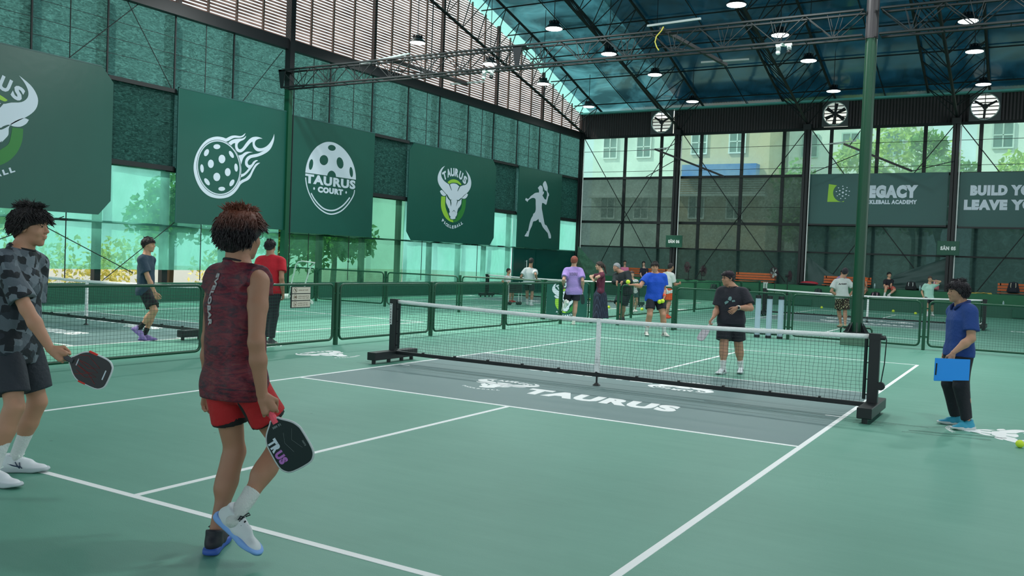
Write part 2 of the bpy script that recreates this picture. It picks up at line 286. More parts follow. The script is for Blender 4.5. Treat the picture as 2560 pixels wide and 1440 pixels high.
PLAYER=[(26.974,5.162),(26.842,5.077),(26.753,5.029),(26.828,4.967),(26.877,4.926),(26.887,4.814),(26.68,4.792),(26.477,4.746),(26.302,4.664),(26.084,4.568),(25.894,4.431),(25.648,4.456),(25.603,4.353),(25.702,4.327),(25.816,4.281),(25.898,4.376),(26.225,4.501),(26.474,4.51),(26.584,4.451),(26.611,4.228),(26.639,4.005),(26.574,3.843),(26.42,3.765),(26.382,3.673),(26.235,3.53),(26.117,3.322),(26.043,3.117),(25.969,2.924),(25.814,2.916),(25.905,2.887),(25.677,2.688),(25.746,2.663),(26.035,2.666),(26.125,2.942),(26.33,3.199),(26.428,3.395),(26.676,3.443),(26.943,3.56),(27.026,3.406),(27.191,3.392),(27.397,3.186),(27.796,2.976),(27.922,2.912),(28.036,2.708),(28.089,2.664),(28.269,2.671),(28.257,2.81),(28.084,3.012),(27.771,3.275),(27.6,3.312),(27.49,3.489),(27.316,3.868),(27.218,4.09),(27.212,4.272),(27.253,4.343),(27.42,4.333),(27.59,4.284),(27.682,4.329),(27.82,4.686),(27.897,4.749),(27.855,4.85),(27.727,4.931),(27.719,5.138),(27.573,5.342),(27.438,5.414),(27.289,5.327),(27.238,5.208),(27.359,5.06),(27.461,4.966),(27.63,4.946),(27.703,4.768),(27.617,4.531),(27.473,4.543),(27.223,4.706),(27.356,4.808),(27.372,4.901),(27.255,4.891),(27.241,5.049),(27.14,5.143)]

# ------------------------------------------------------------------ shared materials
M = {}
M['line'] = mat('court_paint_white', (248, 252, 252), 0.55, var=0.04, vscale=9)
M['kitchen'] = mat('kitchen_paint', (100, 130, 130), 0.5, var=0.05, vscale=1.3)
M['fgreen'] = mat('fence_green', (8, 72, 48), 0.38)
M['wire'] = mat('fence_wire', (18, 74, 58), 0.5)
M['netblk'] = mat('net_black', (14, 34, 34), 0.7)
M['black'] = mat('black_steel', (18, 24, 28), 0.42)
M['dsteel'] = mat('dark_steel', (24, 26, 30), 0.5, var=0.25, vscale=2)
M['trusst'] = mat('truss_paint', (13, 22, 25), 0.6, var=0.3, vscale=3)
M['white'] = mat('white_plastic', (225, 230, 230), 0.4)
M['tape'] = mat('net_tape', (250, 252, 252), 0.6, bump=0.5, bscale=40)
M['banner'] = mat('banner_vinyl', (24, 82, 72), 0.32, var=0.08, vscale=1.2, bump=0.1, bscale=6)
M['banner2'] = mat('banner_vinyl_back', (44, 88, 86), 0.4, var=0.06, vscale=1.2)
M['ink'] = mat('banner_print_white', (206, 216, 230), 0.45)
M['ink2'] = mat('banner_stroke', (26, 74, 68), 0.4)
M['lime'] = mat('emblem_lime', (148, 196, 60), 0.45)
M['leafg'] = mat('emblem_green', (44, 122, 52), 0.45)
M['ledge'] = mat('ledge_green_paint', (34, 104, 70), 0.6, var=0.15, vscale=3)
M['ledge2'] = mat('ledge_lower_paint', (40, 92, 74), 0.6, var=0.12, vscale=3)
M['parapet'] = mat('parapet_green_paint', (22, 88, 68), 0.55, var=0.12, vscale=2)
M['wood'] = mat('bench_wood', (196, 98, 48), 0.5, var=0.2, vscale=8)
M['roof'] = mat('roof_sheet', (12, 70, 100), 0.25, metal=0.4, bump=0.55, bscale=1.3, spec=0.5, var=0.15, vscale=0.8)
_rb = M['roof'].node_tree.nodes['Principled BSDF']; _rb.inputs['Coat Weight'].default_value = 0.5; _rb.inputs['Coat Roughness'].default_value = 0.1; _rb.inputs['Coat IOR'].default_value = 2.0; _rb.inputs['Coat Tint'].default_value = (0.55, 0.95, 1.0, 1)
M['corr'] = mat('corrugated_sheet', (54, 50, 52), 0.45, metal=0.3)
M['ball'] = mat('ball_yellow', (222, 240, 60), 0.5)
M['lampglow'] = mat('lamp_diffuser', (255, 255, 255), 0.3, emit=(244, 255, 252), es=9)
M['bulk'] = mat('concrete_base_paint', (84, 116, 98), 0.7, var=0.1)
# ------------------------------------------------------------------ floor
def floor_material():
    m = mat('court_acrylic', (122, 168, 148), 0.5); t = m.node_tree; b = t.nodes['Principled BSDF']; b.inputs['Specular IOR Level'].default_value = 0.4
    tc = nn(t, 'ShaderNodeTexCoord'); n1 = nn(t, 'ShaderNodeTexNoise', Scale=0.35, Detail=6.0, Roughness=0.6); t.links.new(tc.outputs['Object'], n1.inputs['Vector'])
    mp = nn(t, 'ShaderNodeMapping'); mp.inputs['Scale'].default_value = (0.4, 3.0, 1); t.links.new(tc.outputs['Object'], mp.inputs['Vector'])
    n2 = nn(t, 'ShaderNodeTexNoise', Scale=2.2, Detail=8.0, Roughness=0.7); t.links.new(mp.outputs['Vector'], n2.inputs['Vector'])
    ad = nn(t, 'ShaderNodeMath', operation='MULTIPLY_ADD'); ad.inputs[1].default_value = 0.5
    t.links.new(n2.outputs['Fac'], ad.inputs[0]); t.links.new(n1.outputs['Fac'], ad.inputs[2])
    c = ramp(t, ad.outputs[0], [(0.55, lin((88, 148, 129))), (0.75, lin((96, 156, 137))), (0.95, lin((104, 164, 145)))])
    v = nn(t, 'ShaderNodeTexVoronoi', Scale=1.7); t.links.new(tc.outputs['Object'], v.inputs['Vector'])
    sp = ramp(t, v.outputs['Distance'], [(0.015, (0.55, 0.6, 0.58)), (0.03, (1, 1, 1))])
    mx = nn(t, 'ShaderNodeMix', data_type='RGBA', blend_type='MULTIPLY'); mx.inputs[0].default_value = 1
    t.links.new(c, mx.inputs[6]); t.links.new(sp, mx.inputs[7]); t.links.new(mx.outputs[2], b.inputs['Base Color'])
    n3 = nn(t, 'ShaderNodeTexNoise', Scale=140.0, Detail=2.0); t.links.new(tc.outputs['Object'], n3.inputs['Vector'])
    bp = nn(t, 'ShaderNodeBump', Strength=0.25, Distance=0.003); t.links.new(n3.outputs['Fac'], bp.inputs['Height']); t.links.new(bp.outputs['Normal'], b.inputs['Normal'])
    return m
floor = empty('floor', (0, 0, 0), kind='structure', label='pale green acrylic court floor with white lines')
MB().box((-16.3, -14, -0.15), (24, 31.7, 0)).build('court_surface', floor_material(), floor)
g = MB().box((-60, -40, -0.4), (60, 80, -0.16)); g.build('ground', mat('outside_paving', (150, 150, 140), 0.9, var=0.2), kind='structure', label='pale paving outside the hall')
M['floormark'] = mat('paint_gap_green', (96, 156, 137), 0.5); M['kitchmark'] = mat('paint_gap_grey', (100, 130, 130), 0.5)
def arc_text(mb, txt, pts, o, ax, ay, sc, h, bold=0.05, th=0.004, flip=False):
    """letters centred on a list of emblem points, turned to follow the arc"""
    o = Vector(o); ax = Vector(ax); ay = Vector(ay)
    for i, ch in enumerate(txt):
        a = pts[max(i-1, 0)]; b = pts[min(i+1, len(pts)-1)]; d = Vector((b[0]-a[0], b[1]-a[1])).normalized(); c = pts[i]
        tx = ax*d.x+ay*d.y; ty = ax*(-d.y)+ay*d.x
        sp = math.hypot(pts[1][0]-pts[0][0], pts[1][1]-pts[0][1])*(0.84 if ch != 'I' else 0.35)
        text(mb, ch, o+ax*c[0]*sc+ay*c[1]*sc-tx*sp*sc/2-ty*h*sc/2, tx, ty, h*sc, sp*sc, th=th, bold=bold)
def emblem(parent, o, ax, ay, sc, th=0.004, floor_mark=False, gap=None):
    o = Vector(o); ax = Vector(ax); ay = Vector(ay); nz = ax.cross(ay).normalized()
    def P(mb, k, oo=0): mb.poly([(p[0]*sc, p[1]*sc) for p in bezier_like(BULL[k], 3)], o+nz*oo, ax, ay, th)
    w = MB(); P(w, 'W'); P(w, 'nose', th*0.5); P(w, 'earl'); P(w, 'earr')
    arc_text(w, 'TAURUS', BULL['T'], o, ax, ay, sc, 0.31, 0.05, th)
    arc_text(w, 'PICKLEBALL', BULL['P'], o, ax, ay, sc, 0.12, 0.045, th)
    w.build('bull_emblem', M['line'] if floor_mark else M['ink'], parent)
    s = MB()
    for k in ('s1', 's2', 's3', 's4', 's5', 's6', 's7', 's8'): P(s, k, th)
    if not floor_mark:
        s.poly([(-.14*sc, -.60*sc), (0, -.53*sc), (.14*sc, -.60*sc), (0, -.50*sc)], o+nz*th, ax, ay, th)
    s.build('emblem_outline', gap or M['ink2'], parent)
    if not floor_mark:
        a = MB(); P(a, 'gl'); a.build('emblem_lime_ring', M['lime'], parent); a = MB(); P(a, 'gt'); a.build('emblem_lime_crown', M['lime'], parent)
        b = MB(); P(b, 'gr'); b.build('emblem_green_ring', M['leafg'], parent)
def court(cx, cy, which):
    k = MB().box((cx-3.05, cy-2.134, 0), (cx+3.05, cy+2.134, 0.0012)); k.build('kitchen_zone', M['kitchen'], floor, label='grey non-volley zone of the %s court' % which)
    l = MB(); z = 0.0028; w = 0.025
    for s in (-1, 1):
        l.box((cx+s*3.05-w, cy-6.73, 0), (cx+s*3.05+w, cy+6.73, z)); l.box((cx-3.025, cy+s*6.706-w, 0), (cx+3.025, cy+s*6.706+w, z))
        l.box((cx-3.025, cy+s*2.134-w, 0), (cx+3.025, cy+s*2.134+w, z)); l.box((cx-w, cy+min(s*2.16, s*6.68), 0), (cx+w, cy+max(s*2.16, s*6.68), z))
        l.box((cx+s*3.025-(0.16 if s > 0 else 0), cy-0.15, 0), (cx+s*3.025+(0 if s > 0 else 0.16), cy-0.12, z))
    l.build('court_lines', M['line'], floor, label='white boundary lines of the %s court' % which)
    t = MB(); X, Y, Z = Vector((1, 0, 0)), Vector((0, 1, 0)), UP
    text(t, 'TAURUS', (cx-0.42, cy-1.17, 0.0014), X, Y, 0.38, 1.92, 0.0016, 0.07, slant=-0.12)
    text(t, 'TAURUS', (cx+0.42, cy+1.17, 0.0014), -X, -Y, 0.38, 1.92, 0.0016, 0.07, slant=-0.12)
    t.build('painted_lettering', M['line'], floor)
    emblem(floor, (cx-0.92, cy-0.86, 0.0013), X, Y, 0.36, 0.0014, True, M['kitchmark'])
    emblem(floor, (cx+0.92, cy+0.86, 0.0013), -X, -Y, 0.36, 0.0014, True, M['kitchmark'])
    emblem(floor, (cx-4.5, cy+0.02, 0.0008), Y, -X, 0.36, 0.0018, True, M['floormark'])
    emblem(floor, (cx+4.5, cy-0.02, 0.0008), -Y, X, 0.36, 0.0018, True, M['floormark'])
rs = random.Random(3); mk_ = MB()
for y0, x0, x1, w in ((-.26, -3.6, 3.6, .012), (-.31, -3.4, 3.2, .008), (-.36, -3.0, 3.5, .014), (-.40, -3.6, 2.6, .006), (-.55, -2.6, 3.0, .007), (-.62, -1.0, 3.4, .005), (.30, -3.3, 3.0, .008), (-.18, 1.5, 3.9, .02)):
    pts = [(x0+(x1-x0)*i/30, y0+.03*math.sin(i*.4+y0*20)+.02*math.sin(i*.13)) for i in range(31)]; mk_.poly(stroke(pts, w), (0, 0, .0034), (1, 0, 0), (0, 1, 0), .0004)
for x0, y0, a, L, w in ((3.75, -.5, .3, .9, .03), (3.7, -.62, .2, .8, .02), (4.6, 8.9, .1, 1.2, .03), (2.6, 9.4, .2, .8, .02)):
    pts = [(x0+math.cos(a)*L*i/12, y0+math.sin(a)*L*i/12+.02*math.sin(i)) for i in range(13)]; mk_.poly(stroke(pts, w), (0, 0, .0034), (1, 0, 0), (0, 1, 0), .0004)
sm = mat('scuff_rubber', (66, 96, 90), 0.7); sm.node_tree.nodes['Principled BSDF'].inputs['Alpha'].default_value = 0.28
mk_.build('scuff_marks', sm, floor, label='faint dark rubber scuffs')
court(0, 0, 'nearest'); court(-10.75, 0, 'left'); court(0.1, 20.2, 'far'); court(-10.8, 20.2, 'far left')
# ------------------------------------------------------------------ left gable wall
def zroof(y):
    y = y if y > 5 else 10-y
    return float(np.interp(y, [5, 10.14, 17.6, 20.84, 24.54, 28.97, 31.9], [14.7, 14.4, 13.1, 12.36, 11.46, 10.09, 9.28]))
XL = -16.2; YB = 31.5
WL = empty('wall_left', (XL, 10, 0), kind='structure', label='left gable wall of shade mesh, louvres and a low green parapet')
MB().box((XL-0.2, -14, 0), (XL+0.05, YB, 0.53)).build('parapet', M['parapet'], WL)
up = screen_mat('upper_shade_mesh', (98, 152, 144), (62, 102, 98), 0.12, 0.7, 5.0, (1, 1.2, 3.4), patch=0.05)
up2 = screen_mat('dark_shade_mesh', (110, 160, 152), (76, 114, 110), 0.18, 0.7, 5.0, (1, 1.2, 3.4))
lo = screen_mat('mint_shade_mesh', (156, 226, 206), (120, 206, 186), 0.44, 0.10, 1.6, (1, 1, 0.6), patch=0.25)
def sheet(name, pts, m, parent, nx=1, nz=1, amp=0.0):
    """four corners bl, br, tr, tl -> gently rippled cloth"""
    a, b, c, d = [np.array(p, float) for p in pts]; n = np.cross(b-a, d-a); n /= np.linalg.norm(n); vs = []
    for j in range(nz+1):
        for i in range(nx+1):
            u, v = i/nx, j/nz; p = (1-u)*(1-v)*a+u*(1-v)*b+u*v*c+(1-u)*v*d
            vs.append(p+n*amp*(math.sin(u*nx*0.9+v*3)*math.sin(v*nz*0.8+u*2)+0.5*math.sin(u*nx*2.1-v*5)))
    fs = [(j*(nx+1)+i, j*(nx+1)+i+1, (j+1)*(nx+1)+i+1, (j+1)*(nx+1)+i) for j in range(nz) for i in range(nx)]
    return MB().add(vs, fs).build(name, m, parent, smooth=True)
sheet('mesh_screen', [(XL-0.02, -14, 3.7), (XL-0.02, YB, 3.7), (XL-0.02, YB, 8.0), (XL-0.02, -14, 8.0)], up, WL, 90, 10, 0.012)
for a, b in ((4.1, 6.2), (14.6, 16.8), (22.9, 25.0), (29.1, YB)):
    sheet('mesh_screen', [(XL+0.01, a, 3.74), (XL+0.01, b, 3.74), (XL+0.01, b, 5.86), (XL+0.01, a, 5.86)], up2, WL, 6, 6, 0.006)
sheet('mesh_screen', [(XL-0.02, -14, 0.86), (XL-0.02, 10.3, 0.9), (XL-0.02, 10.3, 3.7), (XL-0.02, -14, 3.7)], lo, WL, 60, 8, 0.02)
sheet('mesh_screen', [(XL-0.02, 10.42, 0.54), (XL-0.02, 16.8, 0.54), (XL-0.02, 16.8, 3.7), (XL-0.02, 10.42, 3.7)], screen_mat('green_shade_mesh', (140, 206, 170), (84, 150, 122), 0.62, 0.12, 1.6, patch=0.12), WL, 20, 8, 0.02)
sheet('mesh_screen', [(XL-0.02, 16.8, 0.54), (XL-0.02, 24.9, 0.54), (XL-0.02, 24.9, 3.7), (XL-0.02, 16.8, 3.7)], lo, WL, 24, 8, 0.03)
sheet('mesh_screen', [(XL-0.02, 24.9, 2.1), (XL-0.02, YB, 2.1), (XL-0.02, YB, 3.7), (XL-0.02, 24.9, 3.7)], lo, WL, 10, 6, 0.01)
b = MB()
b.box((XL+0.02, -14, 7.95), (XL+0.22, YB, 8.28)); b.build('eaves_beam', M['dsteel'], WL)
b = MB()
for z, h in ((3.70, 0.13), (5.88, 0.12)): b.box((XL-0.16, -14, z-h/2), (XL-0.03, YB, z+h/2))
for a, c in ((4.1, 6.2), (14.6, 16.8), (22.9, 25.0), (29.1, YB)):
    for z, h in ((3.72, 0.13), (5.88, 0.11)): b.box((XL+0.03, a, z-h/2), (XL+0.10, c, z+h/2))
b.box((XL-0.14, -14, 2.1), (XL-0.04, YB, 2.16)); b.build('cross_rail', M['trusst'], WL)
b = MB()
ys = [-12.4+2.07*i for i in range(8)]+[4.1, 6.17, 8.25, 12.44, 14.65, 16.75, 18.8, 20.86, 22.88, 24.95, 27.05, 29.15]
for y in ys: b.box((XL-0.34, y-0.09, 0.5), (XL-0.18, y+0.09, 8.0))
b.build('outer_stud', M['trusst'], WL)
b = MB()
for y in ys: b.box((XL+0.0, y-0.02, 5.9), (XL+0.035, y+0.02, 7.96))
for y in (3.05, 7.2, 11.6, 13.6, 17.9, 21.9, 26.0): b.tube((XL+0.05, y, 0.6), (XL+0.05, y, 8.0), 0.014, 6)
for (y0, z0, y1, z1) in ((2.4, 8.0, 4.2, 7.95), (3.0, 6.1, 5.2, 8.2), (4.6, 8.0, 6.1, 5.9), (8.6, 6.0, 10.2, 7.9), (-1, 0.6, 3, 2.2), (1.9, 2.2, 5.0, 0.8), (8.25, 3.7, 4.1, 0.6)):
    b.tube((XL+0.04, y0, z0), (XL+0.04, y1, z1), 0.012, 6)
for z in (6.55, 6.95, 7.4): b.tube((XL+0.03, -14, z), (XL+0.03, YB, z-0.1), 0.007, 5)
b.build('tie_wire', M['trusst'], WL)
# louvred gable
louv = bpy.data.materials.new('louvre_slat'); louv.use_nodes = True; t = louv.node_tree; pb = t.nodes['Principled BSDF']
tc = nn(t, 'ShaderNodeTexCoord'); mp = nn(t, 'ShaderNodeMapping'); mp.inputs['Scale'].default_value = (1, 0.5, 1.2); t.links.new(tc.outputs['Object'], mp.inputs['Vector'])
n1 = nn(t, 'ShaderNodeTexNoise', Scale=2.0, Detail=5.0); t.links.new(mp.outputs['Vector'], n1.inputs['Vector'])
c = ramp(t, n1.outputs['Fac'], [(0.3, lin((146, 116, 108))), (0.5, lin((204, 176, 168))), (0.68, lin((238, 218, 212)))])
tl = nn(t, 'ShaderNodeBsdfTranslucent'); df = nn(t, 'ShaderNodeBsdfDiffuse'); t.links.new(c, tl.inputs['Color']); t.links.new(c, df.inputs['Color'])
mx = nn(t, 'ShaderNodeMixShader', Fac=0.45); t.links.new(tl.outputs[0], mx.inputs[1]); t.links.new(df.outputs[0], mx.inputs[2]); t.links.new(mx.outputs[0], t.nodes['Material Output'].inputs['Surface'])
M['louver'] = louv
b = MB(); z = 8.32
def yends(z):
    """where a level line meets the roof"""
    ys_ = [y/10 for y in range(50, 320)]; hi = max([y for y in ys_ if zroof(y)-0.12 > z] or [5.1]); return max(-14, 10-hi), min(hi, 31.4)
while z < 14.4:
    y0, y1 = yends(z+0.05)
    if y1-y0 > 0.5:
        b.add([(XL+0.02, y0, z), (XL+0.02, y1, z), (XL-0.045, y1, z+0.075), (XL-0.045, y0, z+0.075), (XL+0.014, y0, z-0.008), (XL+0.014, y1, z-0.008), (XL-0.051, y1, z+0.067), (XL-0.051, y0, z+0.067)],
              [(0, 1, 2, 3), (7, 6, 5, 4), (0, 4, 5, 1), (1, 5, 6, 2), (2, 6, 7, 3), (3, 7, 4, 0)])
    z += 0.098
b.build('louver_slats', louv, WL)
b = MB(); y = -14.0; k = 0
lm = mat('louvre_mullion', (104, 82, 74), 0.5)
ym = [10.37+1.045*i for i in range(-20, 21)]
for i, y in enumerate(ym):
    if (i % 4) == 0: continue
    b.box((XL+0.03, y-0.028, 8.28), (XL+0.09, y+0.028, zroof(y)-0.1))
b.build('louver_mullion', lm, WL)
b = MB()
for i, y in enumerate(ym):
    if (i % 4) == 0: b.box((XL+0.03, y-0.06, 8.28), (XL+0.16, y+0.06, zroof(y)-0.1))
b.build('gable_stud', mat('gable_stud_paint', (58, 44, 42), 0.5), WL)
# doorway panels low in the far corner
d = empty('door_1', (XL+0.05, 28.0, 0), kind='structure', label='dark green double door panels in the far left corner')
gp = mat('gloss_green_panel', (8, 72, 66), 0.18, spec=0.7)
MB().box((XL-0.02, 24.95, 0.0), (XL+0.08, 27.02, 2.1)).build('door_leaf', gp, d); MB().box((XL-0.02, 27.06, 0.0), (XL+0.08, 31.3, 2.1)).build('door_leaf', gp, d)
MB().tube((XL+0.13, 26.1, 0.95), (XL+0.13, 26.1, 1.55), 0.02).tube((XL+0.08, 26.1, 1.0), (XL+0.13, 26.1, 1.0), 0.012).tube((XL+0.08, 26.1, 1.5), (XL+0.13, 26.1, 1.5), 0.012).build('door_handle', M['white'], d)
# ------------------------------------------------------------------ far wall
WB = empty('wall_back', (-4, YB, 0), kind='structure', label='far wall of shade mesh panels over a green ledge')
bt = screen_mat('bright_window_mesh', (204, 246, 234), (196, 238, 224), 0.62, 0.06, 1.2, patch=0.16)
bm_ = screen_mat('grey_shade_mesh', (116, 140, 134), (96, 116, 110), 0.30, 0.25, 5.0, patch=0.14)
bd = screen_mat('dark_tarp', (90, 116, 116), (66, 94, 92), 0.16, 0.2, 3.0)
xb = [-16.1, -13.63, -11.69, -10.72, -9.63, -7.61, -5.67, -4.56, -3.57, -1.61, 0.30, 1.51, 2.42, 4.45, 6.5, 7.6, 9.6]
sheet('window_mesh', [(-16.15, YB+0.06, 5.92), (10, YB+0.06, 5.92), (10, YB+0.06, 8.02), (-16.15, YB+0.06, 8.02)], bt, WB, 40, 4, 0.006)
sheet('shade_mesh', [(-16.15, YB+0.06, 2.42), (-4.4, YB+0.06, 2.42), (-4.4, YB+0.06, 5.92), (-16.15, YB+0.06, 5.92)], bm_, WB, 30, 8, 0.012)
sheet('shade_mesh', [(-4.4, YB+0.06, 2.42), (10, YB+0.06, 2.42), (10, YB+0.06, 5.92), (-4.4, YB+0.06, 5.92)], bd, WB, 30, 8, 0.012)
sheet('shade_mesh', [(-16.15, YB+0.06, 0.5), (-4.4, YB+0.06, 0.5), (-4.4, YB+0.06, 2.42), (-16.15, YB+0.06, 2.42)], screen_mat('lower_grey_mesh', (84, 112, 108), (66, 90, 88), 0.14, 0.2, 4.0), WB, 36, 6, 0.02)
sheet('shade_mesh', [(-4.4, YB+0.06, 0.5), (10, YB+0.06, 0.5), (10, YB+0.06, 2.42), (-4.4, YB+0.06, 2.42)], bd, WB, 36, 6, 0.02)
b = MB()
for x in xb: b.box((x-0.075, YB-0.02, 2.4 if x < -4 else 3.7), (x+0.075, YB+0.05, 8.05))
b.build('wall_stud', M['trusst'], WB); b = MB()
for x in xb: b.box((x-0.075, YB+0.10, 0.0), (x+0.075, YB+0.18, 2.4 if x < -4 else 3.7))
b.build('outer_stud', M['trusst'], WB)
b = MB()
for z, h in ((8.03, 0.12), (5.92, 0.12), (3.68, 0.13), (2.42, 0.07)): b.box((-16.15, YB-0.05, z-h/2), (10, YB+0.04, z+h/2))
for z in (7.3, 6.25, 4.45): b.tube((-16.1, YB-0.06, z), (10, YB-0.06, z+0.03), 0.012, 5)
b.build('cross_rail', M['trusst'], WB)
b = MB()
for x0, x1 in ((-15.9, -10.9), (-10.5, -4.7), (-4.4, 1.4), (1.7, 7.5)):
    xm = (x0+x1)/2+0.3
    b.tube((x0, YB-0.08, 7.95), (xm+0.0, YB-0.08, 3.6), 0.02, 6); b.tube((x1, YB-0.08, 7.95), (xm-0.6, YB-0.08, 3.6), 0.02, 6)
    b.tube((xm, YB-0.1, 3.6), (x1-0.6, YB-0.1, 1.0), 0.02, 6); b.tube((xm-0.6, YB-0.1, 3.6), (x0+0.9, YB-0.1, 1.0), 0.02, 6)
b.build('cross_brace', M['trusst'], WB)
b = MB(); vs = []; fs = []; n = int(26.2/0.13)
for i in range(n*2+1):
    x = -16.15+i*0.065; y = YB-0.02-(0.035 if i % 2 else 0)
    vs += [(x, y, 8.08), (x, y, 9.3)]
fs = [(2*i, 2*i+2, 2*i+3, 2*i+1) for i in range(n*2) if not any(a < -16.15+i*0.065 < c for a, c in ((-12.2, -11.1), (-3.95, -2.9), (1.95, 3.06)))]
b.add(vs, fs).build('corrugated_band', M['corr'], WB)
LG = empty('trim_1', (-4, 30.25, 0), kind='structure', label='two step green painted ledge along the far wall')
MB().box((-16.15, 30.25, 0.0), (10, YB-0.03, 0.92)).build('ledge', M['ledge'], LG)
MB().box((-16.15, 29.75, 0.0), (10, 30.25, 0.46)).build('ledge_step', M['ledge2'], LG)
for pts in ([(-15.9, 31.1, 2.4), (-14.2, 30.9, 0.93), (-15.9, 30.9, 0.93), (-15.95, 31.2, 1.6)],
            [(-4.3, 31.3, 2.2), (-3.3, 31.3, 1.5), (-1.6, 31.15, 0.95), (-4.2, 31.15, 0.95)],
            [(1.4, 31.3, 2.35), (1.4, 31.15, 1.0), (-0.9, 31.15, 1.0), (-0.6, 31.3, 1.55)]):
    a, b_, c_, d_ = pts
    sheet('sagging_sheet', [a, b_, c_, d_], mat('tarp_fold', (44, 72, 70), 0.6) if pts[0][0] > -10 else screen_mat('pale_tarp', (150, 180, 160), (120, 156, 138), 0.1, 0.2), WB, 14, 10, 0.035)
# ------------------------------------------------------------------ roof
C_ = empty('ceiling', (0, 10, 9), kind='structure', label='dark teal sheet roof over the courts')
b = MB(); yr = [31.9, 30.4, 28.97, 26.7, 24.54, 22.7, 20.84, 19.2, 17.6, 13.8, 10.14, 5]; yr = yr+[10-y for y in yr[::-1][1:]]
vs = []
def glow_roof(name, lo_, hi_, col):
    """glossy sheet; added swirled translucence imitates reflected light near the gable"""
    m = M['roof'].copy(); m.name = name; t = m.node_tree; pb = t.nodes['Principled BSDF']; tl = nn(t, 'ShaderNodeBsdfTranslucent'); tl.inputs['Color'].default_value = lin(col)+(1,)
    tc = nn(t, 'ShaderNodeTexCoord'); no = nn(t, 'ShaderNodeTexNoise', Scale=0.42, Detail=5.0, Roughness=0.55, Distortion=2.6); t.links.new(tc.outputs['Object'], no.inputs['Vector'])
    mr = nn(t, 'ShaderNodeMapRange'); mr.inputs['From Min'].default_value = 0.38; mr.inputs['From Max'].default_value = 0.66; mr.inputs['To Min'].default_value = lo_; mr.inputs['To Max'].default_value = hi_
    mx = nn(t, 'ShaderNodeMixShader'); t.links.new(no.outputs['Fac'], mr.inputs['Value']); t.links.new(mr.outputs[0], mx.inputs['Fac']); t.links.new(pb.outputs[0], mx.inputs[1]); t.links.new(tl.outputs[0], mx.inputs[2]); t.links.new(mx.outputs[0], t.nodes['Material Output'].inputs['Surface']); return m
for x0, x1, mm in ((-15.75, -13.3, glow_roof('roof_glow_strong', 0.10, 0.34, (110, 190, 200))), (-13.3, -10.7, glow_roof('roof_glow_mid', 0.03, 0.20, (100, 180, 196))), (-10.7, 24, glow_roof('roof_glow_faint', 0.01, 0.045, (50, 140, 180)))):  # brightness by the gable put into the material, fading strip by strip
    b = MB(); vs = []
    for y in yr: vs += [(x0, y, zroof(y)), (x1, y, zroof(y))]
    b.add(vs, [(2*i, 2*i+2, 2*i+3, 2*i+1) for i in range(len(yr)-1)]); b.build('roof_sheet', mm, C_)
b = MB(); vs = []
for y in yr: vs += [(-16.4, y, zroof(y)), (-15.75, y, zroof(y))]
b.add(vs, [(2*i, 2*i+2, 2*i+3, 2*i+1) for i in range(len(yr)-1)]); b.build('edge_glow_strip', screen_mat('mint_edge_glow', (190, 240, 232), (150, 220, 212), 0.3, 0.1), C_)  # added translucent strip that makes the bright line along the gable edge
b = MB()
for y in (30.6, 28.0, 25.9, 23.8, 21.6, 19.4, 17.2): b.tube((-16.2, y, zroof(y)-0.07), (14, y, zroof(y)-0.07), 0.028, 6)
for x in (-13.3, -7.5, -1.4, 4.6):
    for y0, y1 in zip(yr[:9], yr[1:10]): b.tube((x, y0, zroof(y0)-0.05), (x, y1, zroof(y1)-0.05), 0.022, 5)
b.build('purlin', M['trusst'], C_)
MB().box((-16.1, 31.15, 9.22), (14, 31.45, 9.3)).build('gutter', mat('gutter_gleam_teal', (120, 200, 196), 0.3), C_)  # pale teal colour imitates the bright reflected strip along the eave
# ------------------------------------------------------------------ arched roof trusses
def zbot(y): return float(np.interp(y, [5, 10.14, 17.6, 21.6, 26.2, 31.5], [13.2, 12.9, 11.48, 10.53, 9.49, 8.2]))
names = {-15.95: 'along the louvred gable', -10.7: 'over the left courts', -4.6: 'over the middle of the hall', 1.5: 'over the green hall column', 7.6: 'at the far right edge'}
for xc, nm in names.items():
    r = empty('roof_truss', (xc, 31.3, 8.2), label='dark steel arched truss %s' % nm, cat='truss', group='arched roof trusses')
    Y = [31.35-1.15*i for i in range(14)]; offs = (1.0,) if xc < -15 else (-1.15, 1.15)
    b = MB().path([(xc, y, zbot(y)) for y in Y], 0.06, 6); b.build('bottom_chord', M['trusst'], r)
    for s in offs:
        MB().path([(xc+s, y, zroof(y)-0.14) for y in Y], 0.055, 6).build('top_chord', M['trusst'], r)
    w = MB()
    for s in offs:
        for i in range(len(Y)-1):
            m = (Y[i]+Y[i+1])/2
            w.tube((xc, Y[i], zbot(Y[i])), (xc+s, m, zroof(m)-0.14), 0.02, 5); w.tube((xc+s, m, zroof(m)-0.14), (xc, Y[i+1], zbot(Y[i+1])), 0.02, 5)
    w.build('web', M['trusst'], r)
